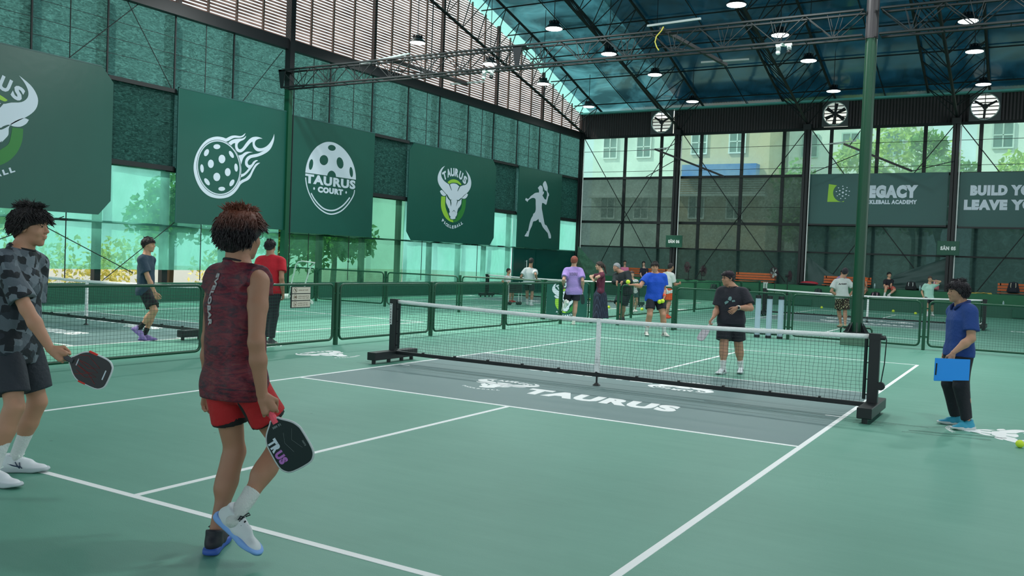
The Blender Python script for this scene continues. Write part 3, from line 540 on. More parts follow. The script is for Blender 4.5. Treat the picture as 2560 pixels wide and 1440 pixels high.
# ------------------------------------------------------------------ long lattice girder across the hall
def girder(x0, x1, nm):
    r = empty('lattice_girder', ((x0+x1)/2, 10.14, 6.65), label=nm, cat='girder', group='lattice girders across the hall'); z0, z1 = 6.68, 7.22
    for k, (dy, z) in enumerate(((-0.16, z1), (0.16, z1), (-0.16, z0), (0.16, z0))):
        MB().tube((x0, 10.14+dy, z), (x1, 10.14+dy, z), 0.032, 6).build('chord', M['trusst'], r)
    w = MB(); n = round((x1-x0)/0.62); s = (x1-x0)/n
    for dy in (-0.16, 0.16):
        for i in range(n):
            a = x0+i*s
            w.tube((a, 10.14+dy, z0 if i % 2 else z1), (a+s, 10.14+dy, z1 if i % 2 else z0), 0.013, 5)
            if i % 2 == 0: w.tube((a+s, 10.14+dy, z0), (a+s+0.14, 10.14+dy, z1), 0.009, 4); w.tube((a+s, 10.14+dy, z0), (a+s-0.14, 10.14+dy, z1), 0.009, 4)
    for i in range(0, n+1, 2): w.tube((x0+i*s, 9.98, z1), (x0+i*s, 10.3, z1), 0.012, 4); w.tube((x0+i*s, 9.98, z0), (x0+i*s, 10.3, z0), 0.012, 4)
    w.build('web', M['trusst'], r); return r
g1 = girder(-15.95, 1.28, 'long dark lattice girder from the gable column to the green column')
for x in (-15.95, -7.37):
    MB().poly([(-0.05, 0.0), (0.05, 0.0), (0.15, 0.58), (-0.15, 0.58)], (x+0.02, 9.96, 6.66), (1, 0, 0), (0, 0, 1), -0.03).box((x-0.13, 9.96, 7.18), (x+0.17, 10.34, 7.24)).build('gusset_bracket', M['black'], g1)
girder(1.62, 12.0, 'dark lattice girder right of the green column')
# ------------------------------------------------------------------ columns
def column(x, y, z1, label, w=0.2, d=0.2, m='dsteel', low=None):
    r = empty('steel_column', (x, y, 0), label=label, cat='column', group='steel wall columns')
    f = MB().box((x-w/2, y-d/2, low or 0), (x+w/2, y-d/2+0.02, z1)).box((x-w/2, y+d/2-0.02, low or 0), (x+w/2, y+d/2, z1)).box((x-0.012, y-d/2, low or 0), (x+0.012, y+d/2, z1))
    f.build('shaft', M[m], r); MB().box((x-w/2-0.04, y-d/2-0.04, z1-0.25), (x+w/2+0.04, y+d/2+0.04, z1)).build('head_plate', M['black'], r)
    MB().tube((x+w/2+0.05, y-0.02, 0.95), (x+w/2+0.05, y-0.02, z1-0.3), 0.028, 8).build('rain_pipe', M['white'], r)
    return r
for x, nm in ((-10.72, 'dark steel column behind the SÂN 06 sign'), (-4.56, 'dark steel column at the left edge of the academy board'), (1.51, 'dark steel column behind the SÂN 05 sign'), (7.6, 'dark steel column far along the wall')):
    column(x, 31.2, 8.2, nm, 0.26, 0.3, low=0.92)
column(-16.0, 31.25, 8.2, 'dark corner column where the two walls meet', 0.2, 0.2)
r = empty('steel_column', (-16.03, 10.37, 0), label='green gable column between the flaming ball and court banners', cat='column', group='steel wall columns')
MB().box((-16.12, 10.29, 0), (-15.92, 10.45, 6.7)).build('shaft', M['fgreen'], r); MB().box((-16.12, 10.27, 6.7), (-15.9, 10.47, zroof(10.37)-0.1)).build('upper_shaft', M['dsteel'], r)
MB().tube((-15.95, 10.53, 0.5), (-15.95, 10.53, 6.7), 0.02, 6).build('conduit', M['black'], r)
# the big round column
r = empty('round_column', (1.42, 10.14, 0), label='tall round green steel column on a concrete base by the fence', cat='column')
MB().bbox((1.16, 9.86, 0), (1.72, 10.42, 0.27), 0.015).build('concrete_base', M['bulk'], r)
s = MB().tube((1.44, 10.14, 0.27), (1.44, 10.14, 6.62), 0.116, 24)
for a in (0.4, 2.2, 3.6, 5.4): s.box((1.44+0.112*math.cos(a)-0.012, 10.14+0.112*math.sin(a)-0.012, 0.27), (1.44+0.112*math.cos(a)+0.012, 10.14+0.112*math.sin(a)+0.012, 6.62))
s.build('shaft', mat('column_green', (4, 62, 40), 0.32), r, smooth=False)
MB().tube((1.44, 10.14, 6.62), (1.44, 10.14, 12.8), 0.13, 16).build('upper_shaft', mat('column_brown', (50, 46, 50), 0.5), r)
f = MB()
for k in range(8):
    a = k*PI/4+0.2; c, s_ = math.cos(a), math.sin(a)
    f.add([(1.44+c*0.13-s_*0.008, 10.14+s_*0.13+c*0.008, 0.27), (1.44+c*0.26-s_*0.008, 10.14+s_*0.26+c*0.008, 0.27), (1.44+c*0.13-s_*0.008, 10.14+s_*0.13+c*0.008, 0.50),
           (1.44+c*0.13+s_*0.008, 10.14+s_*0.13-c*0.008, 0.27), (1.44+c*0.26+s_*0.008, 10.14+s_*0.26-c*0.008, 0.27), (1.44+c*0.13+s_*0.008, 10.14+s_*0.13-c*0.008, 0.50)], [(0, 1, 2), (5, 4, 3), (0, 3, 4, 1), (1, 4, 5, 2), (2, 5, 3, 0)])
f.lathe([(0.27, 0.27), (0.27, 0.29), (0.0, 0.29)], (1.44, 10.14, 0)).build('foot_gusset', M['black'], r)

# ------------------------------------------------------------------ banners on the left wall
X1, Y1 = Vector((1, 0, 0)), Vector((0, 1, 0)); XB = -16.0
def plate(name, parent, y0, y1, z0, z1, ch=0.0, m='banner'):
    c = ch; pts = [(y0+c, z0), (y1-c, z0), (y1, z0+c*1.1), (y1, z1-c*1.1), (y1-c, z1), (y0+c, z1), (y0, z1-c*1.1), (y0, z0+c*1.1)] if c else [(y0, z0), (y1, z0), (y1, z1), (y0, z1)]
    return MB().poly(pts, (XB-0.03, 0, 0), Y1, UP, 0.03).build(name, M[m], parent)
def banner(label, y0, y1, z0, z1, ch=0.0):
    r = empty('wall_banner', (XB, (y0+y1)/2, z0), label=label, cat='banner', group='green banners on the left wall'); plate('panel', r, y0, y1, z0, z1, ch)
    e = MB(); e.box((XB, y0+ch, z1-0.03), (XB+0.006, y1-ch, z1)).box((XB, y0, z0+ch), (XB+0.006, y0+0.02, z1-ch)); e.build('hem', M['banner2'], r); return r
r = banner('large cut-cornered green banner with a bull head, cut by the left frame edge', -2.15, 4.17, 2.3, 6.1, 0.34); emblem(r, (XB+0.001, 0.97, 4.21), Y1, UP, 1.0)
r = banner('green banner with a flaming pickleball', 6.18, 10.3, 2.22, 6.0)
w = MB()
hole = [(7.668+0.768*math.cos(a*PI/24), 3.914+0.762*math.sin(a*PI/24)) for a in range(48)]
P1 = bezier_like(FLAME['P1'], 3)
w.poly(P1, (XB+0.001, 0, 0), Y1, UP, 0.005, [hole])
for k in ('F2', 'F3'): w.poly(bezier_like(FLAME[k], 3), (XB+0.001, 0, 0), Y1, UP, 0.005)
for i in range(12): w.poly(FLAME['d%d' % i], (XB+0.001, 0, 0), Y1, UP, 0.005)
w.build('flaming_ball_print', M['ink'], r)
MB().poly([(7.668+0.815*math.cos(a*PI/24), 3.914+0.81*math.sin(a*PI/24)) for a in range(48)], (XB+0.006, 0, 0), Y1, UP, 0.001, [[(7.668+0.80*math.cos(a*PI/24), 3.914+0.795*math.sin(a*PI/24)) for a in range(48)]]).build('ring_outline', M['ink2'], r)
r = banner('green banner reading TAURUS COURT under half a pickleball', 10.48, 14.65, 2.16, 5.92)
w = MB(); w.poly(bezier_like(TCOURT['dome'], 3), (XB+0.001, 0, 0), Y1, UP, 0.005, [TCOURT[k] for k in ('h0', 'h1', 'h2', 'h3', 'h4')])
w.poly(stroke(bezier_like(TCOURT['a1'], 3, False), 0.045), (XB+0.001, 0, 0), Y1, UP, 0.005); w.poly(stroke(bezier_like(TCOURT['a2'], 3, False), 0.05), (XB+0.001, 0, 0), Y1, UP, 0.005)
text(w, 'TAURUS', (XB+0.001, 11.2, 3.825), Y1, UP, 0.285, 2.47, 0.005, 0.05); text(w, 'COURT', (XB+0.001, 11.8, 3.565), Y1, UP, 0.175, 1.24, 0.005, 0.07)
for c in TCOURT['dt']: w.poly([(c[0]+0.04*math.cos(a*PI/5), c[1]+0.045*math.sin(a*PI/5)) for a in range(10)], (XB+0.001, 0, 0), Y1, UP, 0.005)
w.build('court_logo_print', M['ink'], r)
r = banner('cut-cornered green banner with a whole bull head crest', 16.7, 22.96, 2.15, 5.9, 0.3); emblem(r, (XB+0.001, 19.794, 4.0), Y1, UP, 1.0)
r = banner('narrow green banner with a white racket player silhouette', 24.95, 29.2, 2.13, 5.9)
MB().poly(bezier_like(PLAYER, 3), (XB+0.001, 0, 0), Y1, UP, 0.005).build('player_print', M['ink'], r)
# ------------------------------------------------------------------ boards on the far wall
YF = 31.32
def board(label, x0, x1, z0, z1):
    r = empty('academy_board', ((x0+x1)/2, YF, z0), label=label, cat='sign', group='boards on the far wall')
    MB().box((x0, YF, z0), (x1, YF+0.04, z1)).build('panel', M['banner2'], r); MB().box((x0, YF-0.03, z0-0.07), (x1, YF+0.05, z0)).build('bottom_rail', M['black'], r); return r
r = board('grey green board with the LEGACY pickleball academy logo', -4.42, 1.3, 3.72, 5.96)
w = MB(); text(w, 'LEGACY', (-2.16, YF, 4.94), X1, UP, 0.47, 2.30, 0.005, 0.09); text(w, 'PICKLEBALL ACADEMY', (-2.1, YF, 4.63), X1, UP, 0.165, 2.22, 0.005, 0.06)
cx, cz = -2.93, 5.13
for k in range(9):
    a = k*2*PI/9+0.2; w.poly([(cx+0.28*math.cos(a)+0.03*math.cos(t*PI/4)-0.012*math.sin(a), cz+0.28*math.sin(a)+0.022*math.sin(t*PI/4)) for t in range(8)], (0, YF, 0), X1, UP, 0.005)
for k in range(6):
    a = k*2*PI/6+0.5; w.poly([(cx+0.16*math.cos(a)+0.04*math.cos(t*PI/4), cz+0.16*math.sin(a)+0.03*math.sin(t*PI/4)) for t in range(8)], (0, YF, 0), X1, UP, 0.005)
w.poly([(cx+0.045*math.cos(t*PI/5), cz+0.045*math.sin(t*PI/5)) for t in range(10)], (0, YF, 0), X1, UP, 0.005)
w.build('lettering', M['ink'], r)
arc = [(cx+0.42*math.cos(a), cz+0.42*math.sin(a)) for a in [PI*(0.72+0.075*i) for i in range(12)]]
MB().poly([(-3.55, 5.51), (-3.58, 4.71), (-2.98, 4.71), (-2.86, 4.76)]+[p for p in arc[::-1]], (0, YF, 0), X1, UP, 0.005).build('logo_block', M['lime'], r)
r = board('grey green board reading BUILD YOUR, LEAVE YOUR, cut by the right frame edge', 1.74, 7.45, 3.68, 5.94)
w = MB(); text(w, 'BUILD YOUR LEGACY', (2.14, YF, 5.02), X1, UP, 0.37, 4.9, 0.005, 0.08); text(w, 'LEAVE YOUR LIMITS', (1.93, YF, 4.42), X1, UP, 0.37, 5.2, 0.005, 0.08)
w.build('lettering', M['ink'], r)
def court_sign(label, txt, x):
    r = empty('court_number_sign', (x, 31.0, 2.46), label=label, cat='sign', group='court number signs')
    MB().bbox((x-0.42, 30.98, 2.46), (x+0.42, 31.03, 3.05), 0.01).build('panel', mat('sign_green', (30, 84, 66), 0.5), r)
    w = MB(); text(w, txt, (x, 30.976, 2.68), X1, UP, 0.14, 0.58, 0.004, 0.07, 'c'); w.build('lettering', M['white'], r)
    MB().box((x-0.05, 31.03, 2.6), (x+0.05, 31.08, 2.9)).build('bracket', M['black'], r)
court_sign('small green SÂN 06 sign on the column nearer the corner', 'SÂN 06', -10.63); court_sign('small green SÂN 05 sign above the boy in mint', 'SÂN 05', 1.45)
# ------------------------------------------------------------------ pickleball nets
def net(cx, cy, label, big=False, hx=3.31):
    r = empty('pickleball_net', (cx, cy, 0), label=label, cat='net', group='portable pickleball nets')
    for s, nm in ((-1, 'left'), (1, 'right')):
        x = cx+s*hx
        MB().bbox((x-0.055, cy-0.04, 0.16), (x+0.055, cy+0.04, 0.915), 0.008).box((x-0.06, cy-0.045, 0.86), (x+0.06, cy+0.045, 0.925)).build('post', M['black'], r, label='black %s post' % nm)
        b = MB().bbox((x-0.075, cy-0.5, 0.055), (x+0.075, cy+0.5, 0.17), 0.008); b.build('base_foot', M['black'], r)
        for yy in (-0.44, -0.1, 0.2, 0.44): MB().tube((x, cy+yy, 0.0), (x, cy+yy, 0.06), 0.03, 8).build('caster', M['black'], r)
        xi = x-s*0.09
        c = MB().tube((xi, cy, 0.2), (xi, cy, 0.86), 0.018, 8)
        for z in (0.25, 0.42, 0.6, 0.78): c.tube((xi, cy, z), (x, cy, z), 0.006, 5)
        c.build('side_sleeve', M['netblk'], r)
    X0 = cx-hx+0.09; X2 = cx+hx-0.09; nx = 142 if big else 96; nz = 17 if big else 12; rr = 0.0016
    def P(u, v):
        x = X0+(X2-X0)*u; top = 0.915-0.055*(1-abs(2*u-1)**1.6); e = math.sin(PI*min(v*2.2, 1)) if v < 0.45 else 0
        wob = 0.006*math.sin(u*nx*1.7+v*9)+0.004*math.sin(u*31+v*17)
        return (x+wob*1.2*(1.2-v), cy-0.02*e+wob*0.8, 0.165+(top-0.05-0.165)*v+0.004*math.sin(u*nx*0.9)*(1-v))
    m = MB()
    for i in range(nx+1): m.path([P(i/nx, j/8) for j in range(9)], rr, 3)
    for j in range(nz): m.path([P(i/60, (j+0.5)/nz) for i in range(61)], rr, 3)
    m.build('net_mesh', M['netblk'], r)
    t = MB(); N = 48; vs = []
    for i in range(N+1):
        u = i/N; x = X0-0.03+(X2-X0+0.06)*u; top = 0.915-0.055*(1-abs(2*u-1)**1.6); w = 0.004*math.sin(i*1.9)
        vs += [(x, cy-0.010+w*0.4, top-0.052+w*0.5), (x, cy-0.014+w, top-0.025), (x, cy-0.008, top), (x, cy+0.008, top), (x, cy+0.012, top-0.052)]
    t.add(vs, [(i*5+k, i*5+(k+1) % 5, i*5+5+(k+1) % 5, i*5+5+k) for i in range(N) for k in range(5)]+[(4, 3, 2, 1, 0), tuple(N*5+k for k in range(5))]); t.build('top_tape', M['tape'], r, smooth=True)
    MB().add([(cx+a*(1+0.3*(z < .3)), cy+y, z) for z in (0.17, 0.5, 0.83, 0.862) for a, y in ((-.026, -.018), (.026, -.018), (.026, .016), (-.026, .016))],
             [(i*4+k, i*4+(k+1) % 4, i*4+4+(k+1) % 4, i*4+4+k) for i in range(3) for k in range(4)]+[(3, 2, 1, 0), (12, 13, 14, 15)]).build('center_strap', M['tape'], r)
    MB().bbox((cx-hx, cy-0.022, 0.115), (cx+hx, cy+0.022, 0.165), 0.006).build('bottom_rail', M['black'], r)
    for i in range(1, 12): x = cx-hx+2*hx*i/12; MB().box((x-0.012, cy-0.03, 0.155), (x+0.012, cy+0.012, 0.18)).build('clip', M['black'], r)
    MB().tube((cx, cy, 0.03), (cx, cy, 0.12), 0.012, 8).lathe([(0.05, 0), (0.05, 0.008), (0.02, 0.035), (0.0, 0.036)], (cx, cy, 0), 12).build('center_foot', M['black'], r)
    if big:
        x = cx+hx; c = MB().path([(x+0.05, cy, 0.90), (x+0.10, cy, 0.905), (x+0.115, cy-0.01, 0.86), (x+0.105, cy-0.01, 0.6), (x+0.085, cy-0.01, 0.44), (x+0.075, cy, 0.36)], 0.006, 6)
        c.tube((x+0.055, cy-0.03, 0.88), (x+0.105, cy-0.03, 0.88), 0.02, 10).tube((x+0.08, cy-0.05, 0.36), (x+0.08, cy+0.0, 0.36), 0.045, 12).tube((x+0.02, cy-0.02, 0.36), (x+0.08, cy-0.02, 0.36), 0.02, 8)
        c.build('tension_crank', M['black'], r)
        x = cx-hx; MB().box((x-0.057, cy-0.045, 0.55), (x-0.01, cy-0.041, 0.87)).build('logo_sticker', M['white'], r)
        w = MB()
        for i, ch in enumerate('VIPASPORT'[:8]): text(w, ch, (x-0.034, cy-0.0455, 0.835-i*0.038), X1, UP, 0.024, th=0.001, align='c', bold=0.04)
        w.build('sticker_lettering', M['black'], r)
    return r
net(0, 0.05, 'portable black net with white tape across the nearest court', True); net(-10.78, 0.1, 'portable net on the court beyond the left fence, its right half behind players')
net(0.12, 20.0, 'portable net on the far court, crossing behind the round green column'); net(-11.2, 20.2, 'portable net on the far left court by the man in white')
# ------------------------------------------------------------------ mesh fences
def rrect(L, H, r=0.09, n=5, z0=0.09):
    pts = []
    for cx_, cz_, a0 in ((L-r, z0+r, -90), (L-r, H-r, 0), (r, H-r, 90), (r, z0+r, 180)):
        for i in range(n+1): a = math.radians(a0+90*i/n); pts.append((cx_+r*math.cos(a), cz_+r*math.sin(a)))
    return pts
def fence(label, base, p0, ddir, posts, skip=(), cell=0.05, notch=None, H=1.03):
    """posts: distances along the run; panels span between neighbours"""
    r = empty('mesh_fence', base, label=label, cat='fence', group='green mesh court fences'); o = Vector(p0); d = Vector(ddir); nrm = d.cross(UP)
    for i, s in enumerate(posts):
        q = o+d*s; a = q-d*0.032-nrm*0.032; b_ = q+d*0.032+nrm*0.032
        lo_ = [min(a[k], b_[k]) for k in (0, 1)]; hi_ = [max(a[k], b_[k]) for k in (0, 1)]
        if not (notch and i in notch): MB().bbox((lo_[0], lo_[1], 0), (hi_[0], hi_[1], H+0.035), 0.008).build('fence_post', M['fgreen'], r)
    for i in range(len(posts)-1):
        if i in skip: continue
        s0, s1 = posts[i]+0.085, posts[i+1]-0.085; L = s1-s0; ol = rrect(L, H)
        if notch and i+1 in notch:
            ol = [p for p in ol if not (p[0] > L-0.3 and p[1] < 0.4)]
            j = [k for k, p in enumerate(ol) if p[0] > L-0.2 and p[1] > 0.5][0]; ol[j:j] = [(L-0.24, 0.09), (L-0.24, 0.33), (L-0.2, 0.38), (L-0.03, 0.38), (L, 0.42)]
        if notch and i in notch:
            ol = [p for p in ol if not (p[0] < 0.3 and p[1] < 0.4)]; ol += [(0.0, 0.42), (0.03, 0.38), (0.2, 0.38), (0.24, 0.33), (0.24, 0.09)]
        pts = [o+d*(s0+u)+UP*z for u, z in ol]
        MB().path(pts, 0.021, 8, closed=True).build('panel_frame', M['fgreen'], r, smooth=True)
        m = MB(); u = cell
        while u < L-0.01:
            zb = 0.09
            if notch and i+1 in notch and u > L-0.24: zb = 0.38
            if notch and i in notch and u < 0.24: zb = 0.38
            m.tube(o+d*(s0+u)+UP*zb, o+d*(s0+u)+UP*H, 0.0017, 3, cap=False); u += cell
        z = 0.09+cell
        while z < H:
            a, b_ = 0, L
            if notch and z < 0.38: a = 0.24 if i in notch else 0; b_ = L-0.24 if i+1 in notch else L
            m.tube(o+d*(s0+a)+UP*z, o+d*(s0+b_)+UP*z, 0.0017, 3, cap=False); z += cell
        m.build('wire_mesh', M['wire'], r)
        c = MB()
        for s in (posts[i], posts[i+1]):
            if notch and ((s == posts[i] and i in notch) or (s == posts[i+1] and i+1 in notch)): continue
            sg = 1 if s == posts[i] else -1
            for z in (0.28, 0.88): c.tube(o+d*s+UP*z, o+d*(s+sg*0.09)+UP*z, 0.016, 6)
        c.build('bracket', M['fgreen'], r)
    return r
fence('green mesh fence along the left side of the nearest court', (-5.45, 1.2, 0), (-5.45, -7.08, 0), (0, 1, 0), [0, 2.75, 5.5, 8.25, 11.0, 13.78, 16.5])
fence('green mesh fence behind the nearest court, notched around the round column', (1, 10.25, 0), (-2.8, 10.25, 0), (1, 0, 0), [0, 2.76, 4.22, 5.57, 8.3, 11.0], notch=(2,))
fence('low green fence behind the left court near the white trolley', (-12, 10.6, 0), (-17.6, 10.6, 0), (1, 0, 0), [1.5, 2.8, 5.58, 8.27, 11.03])
r = fence('green fence panel carrying the bull crest board behind the purple shirted player', (-5.8, 10.55, 0), (-6.57, 10.5, 0), (1, 0, 0), [0, 1.45, 2.2, 3.75], skip=(1,))
bo = empty('crest_board', (-5.83, 10.44, 0.1), label='dark green board with a bull crest hung on the corner fence', cat='sign')
MB().box((-6.42, 10.435, 0.12), (-5.22, 10.45, 1.02)).build('panel', M['banner'], bo); emblem(bo, (-5.82, 10.434, 0.58), X1, UP, 0.36, 0.003)
fence('green fence between the two far courts where two people lean', (-5.4, 17, 0), (-5.35, 11.1, 0), (0, 1, 0), [0, 2.55, 5.3, 8.05, 10.8, 13.5, 16.2])
# notice on the fence
nb = empty('notice_board', (-5.4, 0.35, 0.72), label='black framed board with three cream court rule notices on the left fence', cat='sign')
MB().box((-5.435, 0.07, 0.655), (-5.42, 0.505, 1.0)).build('frame', M['black'], nb)
cr = mat('cream_card', (206, 196, 182), 0.5); br = mat('notice_print', (96, 72, 52), 0.6)
for i in range(3):
    z0 = 0.893-i*0.112
    MB().box((-5.42, 0.085, z0), (-5.414, 0.495, z0+0.098)).build('notice_card', cr, nb)
    w = MB(); c = (0.155, z0+0.05)
    w.path([(-5.4135, c[0]+0.04*math.cos(a*PI/9), c[1]+0.04*math.sin(a*PI/9)) for a in range(18)], 0.0025, 4, closed=True)
    if i == 0: w.tube((-5.4135, c[0]-0.028, c[1]+0.028), (-5.4135, c[0]+0.028, c[1]-0.028), 0.003, 4); w.ball((-5.413, c[0]+0.005, c[1]-0.01), 0.008); w.tube((-5.413, c[0]-0.01, c[1]+0.02), (-5.413, c[0]+0.02, c[1]+0.0), 0.004, 4)
    if i == 1: [w.box((-5.414, c[0]-0.02+k*0.018, c[1]-0.018), (-5.412, c[0]-0.008+k*0.018, c[1]+0.018)) for k in range(3)]
    if i == 2: w.box((-5.414, c[0]-0.015, c[1]-0.02), (-5.412, c[0]+0.015, c[1]-0.008)); w.tube((-5.413, c[0]-0.012, c[1]+0.02), (-5.413, c[0]+0.015, c[1]-0.01), 0.004, 4)
    for k, (tx_, wd) in enumerate(([('KHÔNG HÚT THUỐC', 0.22)], [('KHÔNG MANG ĐỒ ĂN', 0.24), ('KHU VỰC SÂN', 0.24)], [('KHÔNG VỨT RÁC', 0.22), ('RA KHU VỰC SÂN', 0.22)])[i]):
        text(w, tx_, (-5.414, 0.225, z0+(0.042 if i == 0 else 0.056-k*0.03)), Y1, UP, 0.014, wd, 0.001, 0.02)
    w.build('notice_print', br, nb)
# ------------------------------------------------------------------ pendant lamps
dk = mat('lamp_shell', (24, 30, 34), 0.35)
def lamp():
    r = empty('pendant_lamp', (0, 0, 8.94))
    MB().lathe([(0.285, 0.0), (0.29, 0.02), (0.25, 0.06), (0.15, 0.16), (0.12, 0.17), (0.12, 0.24), (0.05, 0.27), (0.0, 0.27)], (0, 0, 8.94), 24).build('shade', dk, r, smooth=True)
    MB().lathe([(0.0, -0.012), (0.26, -0.012), (0.27, 0.004)], (0, 0, 8.94), 24).build('diffuser', M['lampglow'], r)
    f = MB()
    for k in range(10): a = k*PI/5; f.box((0.15*math.cos(a)-0.012, 0.15*math.sin(a)-0.012, 9.1), (0.15*math.cos(a)+0.012, 0.15*math.sin(a)+0.012, 9.19))
    f.build('cooling_fins', dk, r)
    MB().tube((0, 0, 9.2), (0, 0, 10.2), 0.012, 6).build('hanging_rod', M['trusst'], r)
    return r
L0 = lamp()
rows = [('first row beside the louvred gable', [(-14.12, 14.5), (-13.51, 18.24), (-13.42, 22.26), (-13.97, 27.76)]), ('second row in front of the dark roof', [(-8.84, 14.66), (-8.64, 18.39), (-8.41, 22.16), (-8.94, 28.0)]),
        ('third row left of the green column', [(-2.87, 14.33), (-2.58, 18.03), (-2.54, 21.83), (-2.8, 27.57)]), ('last row right of the green column', [(2.67, 18.44), (2.61, 22.37), (2.59, 28.01)])]
o4 = ['nearest', 'second', 'third', 'farthest']; o3 = ['nearest', 'middle', 'farthest']; first = True
for nm, pts in rows:
    for i, (x, y) in enumerate(pts):
        L = L0 if first else copy_tree(L0); first = False; L.location = (x, y, 8.94)
        tag(L, '%s glowing round pendant lamp of the %s' % ((o4 if len(pts) == 4 else o3)[i], nm), 'lamp', 'pendant lamps'); 
        gap = (zroof(y)-0.0-9.2); rod = [c for c in L.children if c.name.startswith('hanging_rod')][0]; rod.scale = (1, 1, 1)
        rod.location.z += 0; rod.scale.z = gap/1.0; rod.location.z = 0.26*(1-gap)
        pl = bpy.data.lights.new('lamp_light', 'SPOT'); pl.energy = 190; pl.shadow_soft_size = 0.2; pl.spot_size = math.radians(160); pl.spot_blend = 0.4; pl.color = (0.93, 1, 0.98)
        po = bpy.data.objects.new('lamp_light', pl); COL.objects.link(po); po.location = (x, y, 8.7)
# ------------------------------------------------------------------ booms with unlit tubes
def boom(label, a0, a1, bars, hang=None):
    r = empty('light_boom', a0, label=label, cat='light', group='unlit tube light booms')
    MB().bar(a0, a1, 0.09).build('beam', M['dsteel'], r)
    for p, q in bars: MB().bar(p, q, 0.05).build('tube_light', mat('tube_grey', (150, 160, 160), 0.4), r)
    for p, q in hang or (): MB().tube(p, q, 0.018, 6).build('strut', M['trusst'], r)
boom('beam with two dark tube bars hanging under the girder before the louvres', (-11.96, 10.3, 7.3), (-11.68, 14.1, 7.28), [((-13.2, 10.5, 7.32), (-10.95, 10.0, 7.32)), ((-12.3, 13.98, 7.3), (-11.0, 14.03, 7.3))], [((-11.9, 10.3, 7.0), (-11.75, 12.6, 7.28)), ((-11.8, 12.2, 7.3), (-11.8, 12.2, 11.0))])
boom('beam with pale tube lights on the girder left of the green column', (-3.46, 10.3, 7.35), (-3.14, 14.5, 7.33), [((-3.73, 10.08, 7.4), (-2.34, 9.95, 7.4)), ((-3.74, 14.11, 7.36), (-2.4, 14.2, 7.36))], [((-3.4, 10.3, 6.9), (-3.25, 12.6, 7.3))])
boom('beam with a tube light fixed to the column above SÂN 06', (-11.64, 30.5, 7.21), (-8.09, 30.5, 5.82), [((-12.31, 30.5, 7.17), (-10.9, 30.5, 7.26))], [((-12.1, 30.6, 5.87), (-10.72, 31.05, 6.75)), ((-11.3, 30.5, 7.1), (-10.5, 31.05, 7.7))])
boom('beam with a white tube light seen behind the round column', (-2.84, 30.5, 7.18), (-0.04, 30.5, 5.95), [((-3.48, 30.5, 7.2), (-2.34, 30.5, 7.3))], [((-4.13, 30.6, 5.95), (-2.0, 30.6, 6.85)), ((-2.6, 30.5, 7.1), (-2.2, 30.6, 7.75)), ((-0.04, 30.5, 5.95), (1.5, 31.05, 6.4))])
def cctv(label, x, y, z):
    r = empty('security_camera', (x, y, z), label=label, cat='camera', group='twin dome cameras under the girder')
    MB().tube((x-0.12, y, z), (x-0.12, y, z-0.1), 0.05, 10).tube((x+0.12, y, z), (x+0.12, y, z-0.1), 0.05, 10).box((x-0.18, y-0.03, z), (x+0.18, y+0.03, z+0.05)).box((x-0.03, y-0.18, z+0.02), (x+0.03, y+0.18, z+0.05)).build('housing', M['white'], r)
    MB().ball((x-0.12, y-0.02, z-0.14), 0.055, 10, 8).build('camera_eye', M['white'], r); MB().ball((x+0.12, y-0.02, z-0.14), 0.055, 10, 8).build('camera_eye', M['black'], r)
cctv('pair of white security cameras under the girder left of the column', -0.42, 10.14, 6.63); cctv('pair of pale security cameras under the girder before the louvres', -8.35, 10.14, 6.63)
# yellow rope
MB().path([(-3.25, 9.93, 7.3), (-3.3, 9.92, 7.2), (-3.42, 9.92, 7.08), (-3.45, 9.92, 6.95), (-3.40, 9.92, 6.82), (-3.34, 9.92, 6.74)], 0.015, 6).build('yellow_strap', mat('strap_yellow', (190, 180, 60), 0.6), None, label='yellow strap hanging from the girder by the pale tube lights', cat='strap')
# ------------------------------------------------------------------ exhaust fans in the corrugated band
def exhaust(label, x0, x1, blades, n):
    r = empty('exhaust_fan', ((x0+x1)/2, 31.3, 8.1), label=label, cat='fan', group='square exhaust fans'); cx = (x0+x1)/2; cz = 8.65; w = (x1-x0)/2; R = w*0.9
    circ = [(R*math.cos(a*PI/20), R*math.sin(a*PI/20)) for a in range(40)]
    MB().poly([(-w, -w), (w, -w), (w, w), (-w, w)], (cx, 31.34, cz), X1, UP, 0.05, [circ]).build('housing', mat('fan_housing', (84, 86, 90), 0.5), r)
    MB().path([(cx+R*math.cos(a*PI/20), 31.26, cz+R*math.sin(a*PI/20)) for a in range(40)], 0.02, 6, closed=True).build('ring', M['white'], r)
    b = MB(); k = -R+0.05
    while k < R:
        h = math.sqrt(max(0.01, R*R-k*k)); b.add([(cx-h, 31.42, cz+k), (cx+h, 31.42, cz+k), (cx+h, 31.36, cz+k+0.035), (cx-h, 31.36, cz+k+0.035)], [(0, 1, 2, 3)]); k += 0.16
    b.build('louver', mat('fan_louvre', (112, 94, 104), 0.5), r)
    b = MB().tube((cx, 31.24, cz-R), (cx, 31.24, cz+R), 0.014, 6).tube((cx, 31.22, cz), (cx, 31.34, cz), 0.11, 16); b.build('motor', M['black'], r)
    b = MB()
    for i in range(n):
        a = i*2*PI/n+0.5; u = Vector((math.cos(a), 0, math.sin(a))); v = Vector((-math.sin(a), 0, math.cos(a))); c = Vector((cx, 31.32, cz))
        b.poly([(0.08, -0.05), (R*0.9, -0.11*blades), (R*0.92, 0.06*blades), (0.08, 0.05)], c, u, v, 0.012)
    b.build('fan_blades', M['dsteel'], r)
exhaust('square exhaust fan nearest the corner, left of the column', -12.24, -11.07, 0.5, 3); exhaust('square exhaust fan with six dark blades left of the round column', -3.99, -2.86, 1.0, 6); exhaust('square exhaust fan above the second board at right', 1.93, 3.1, 0.5, 3)
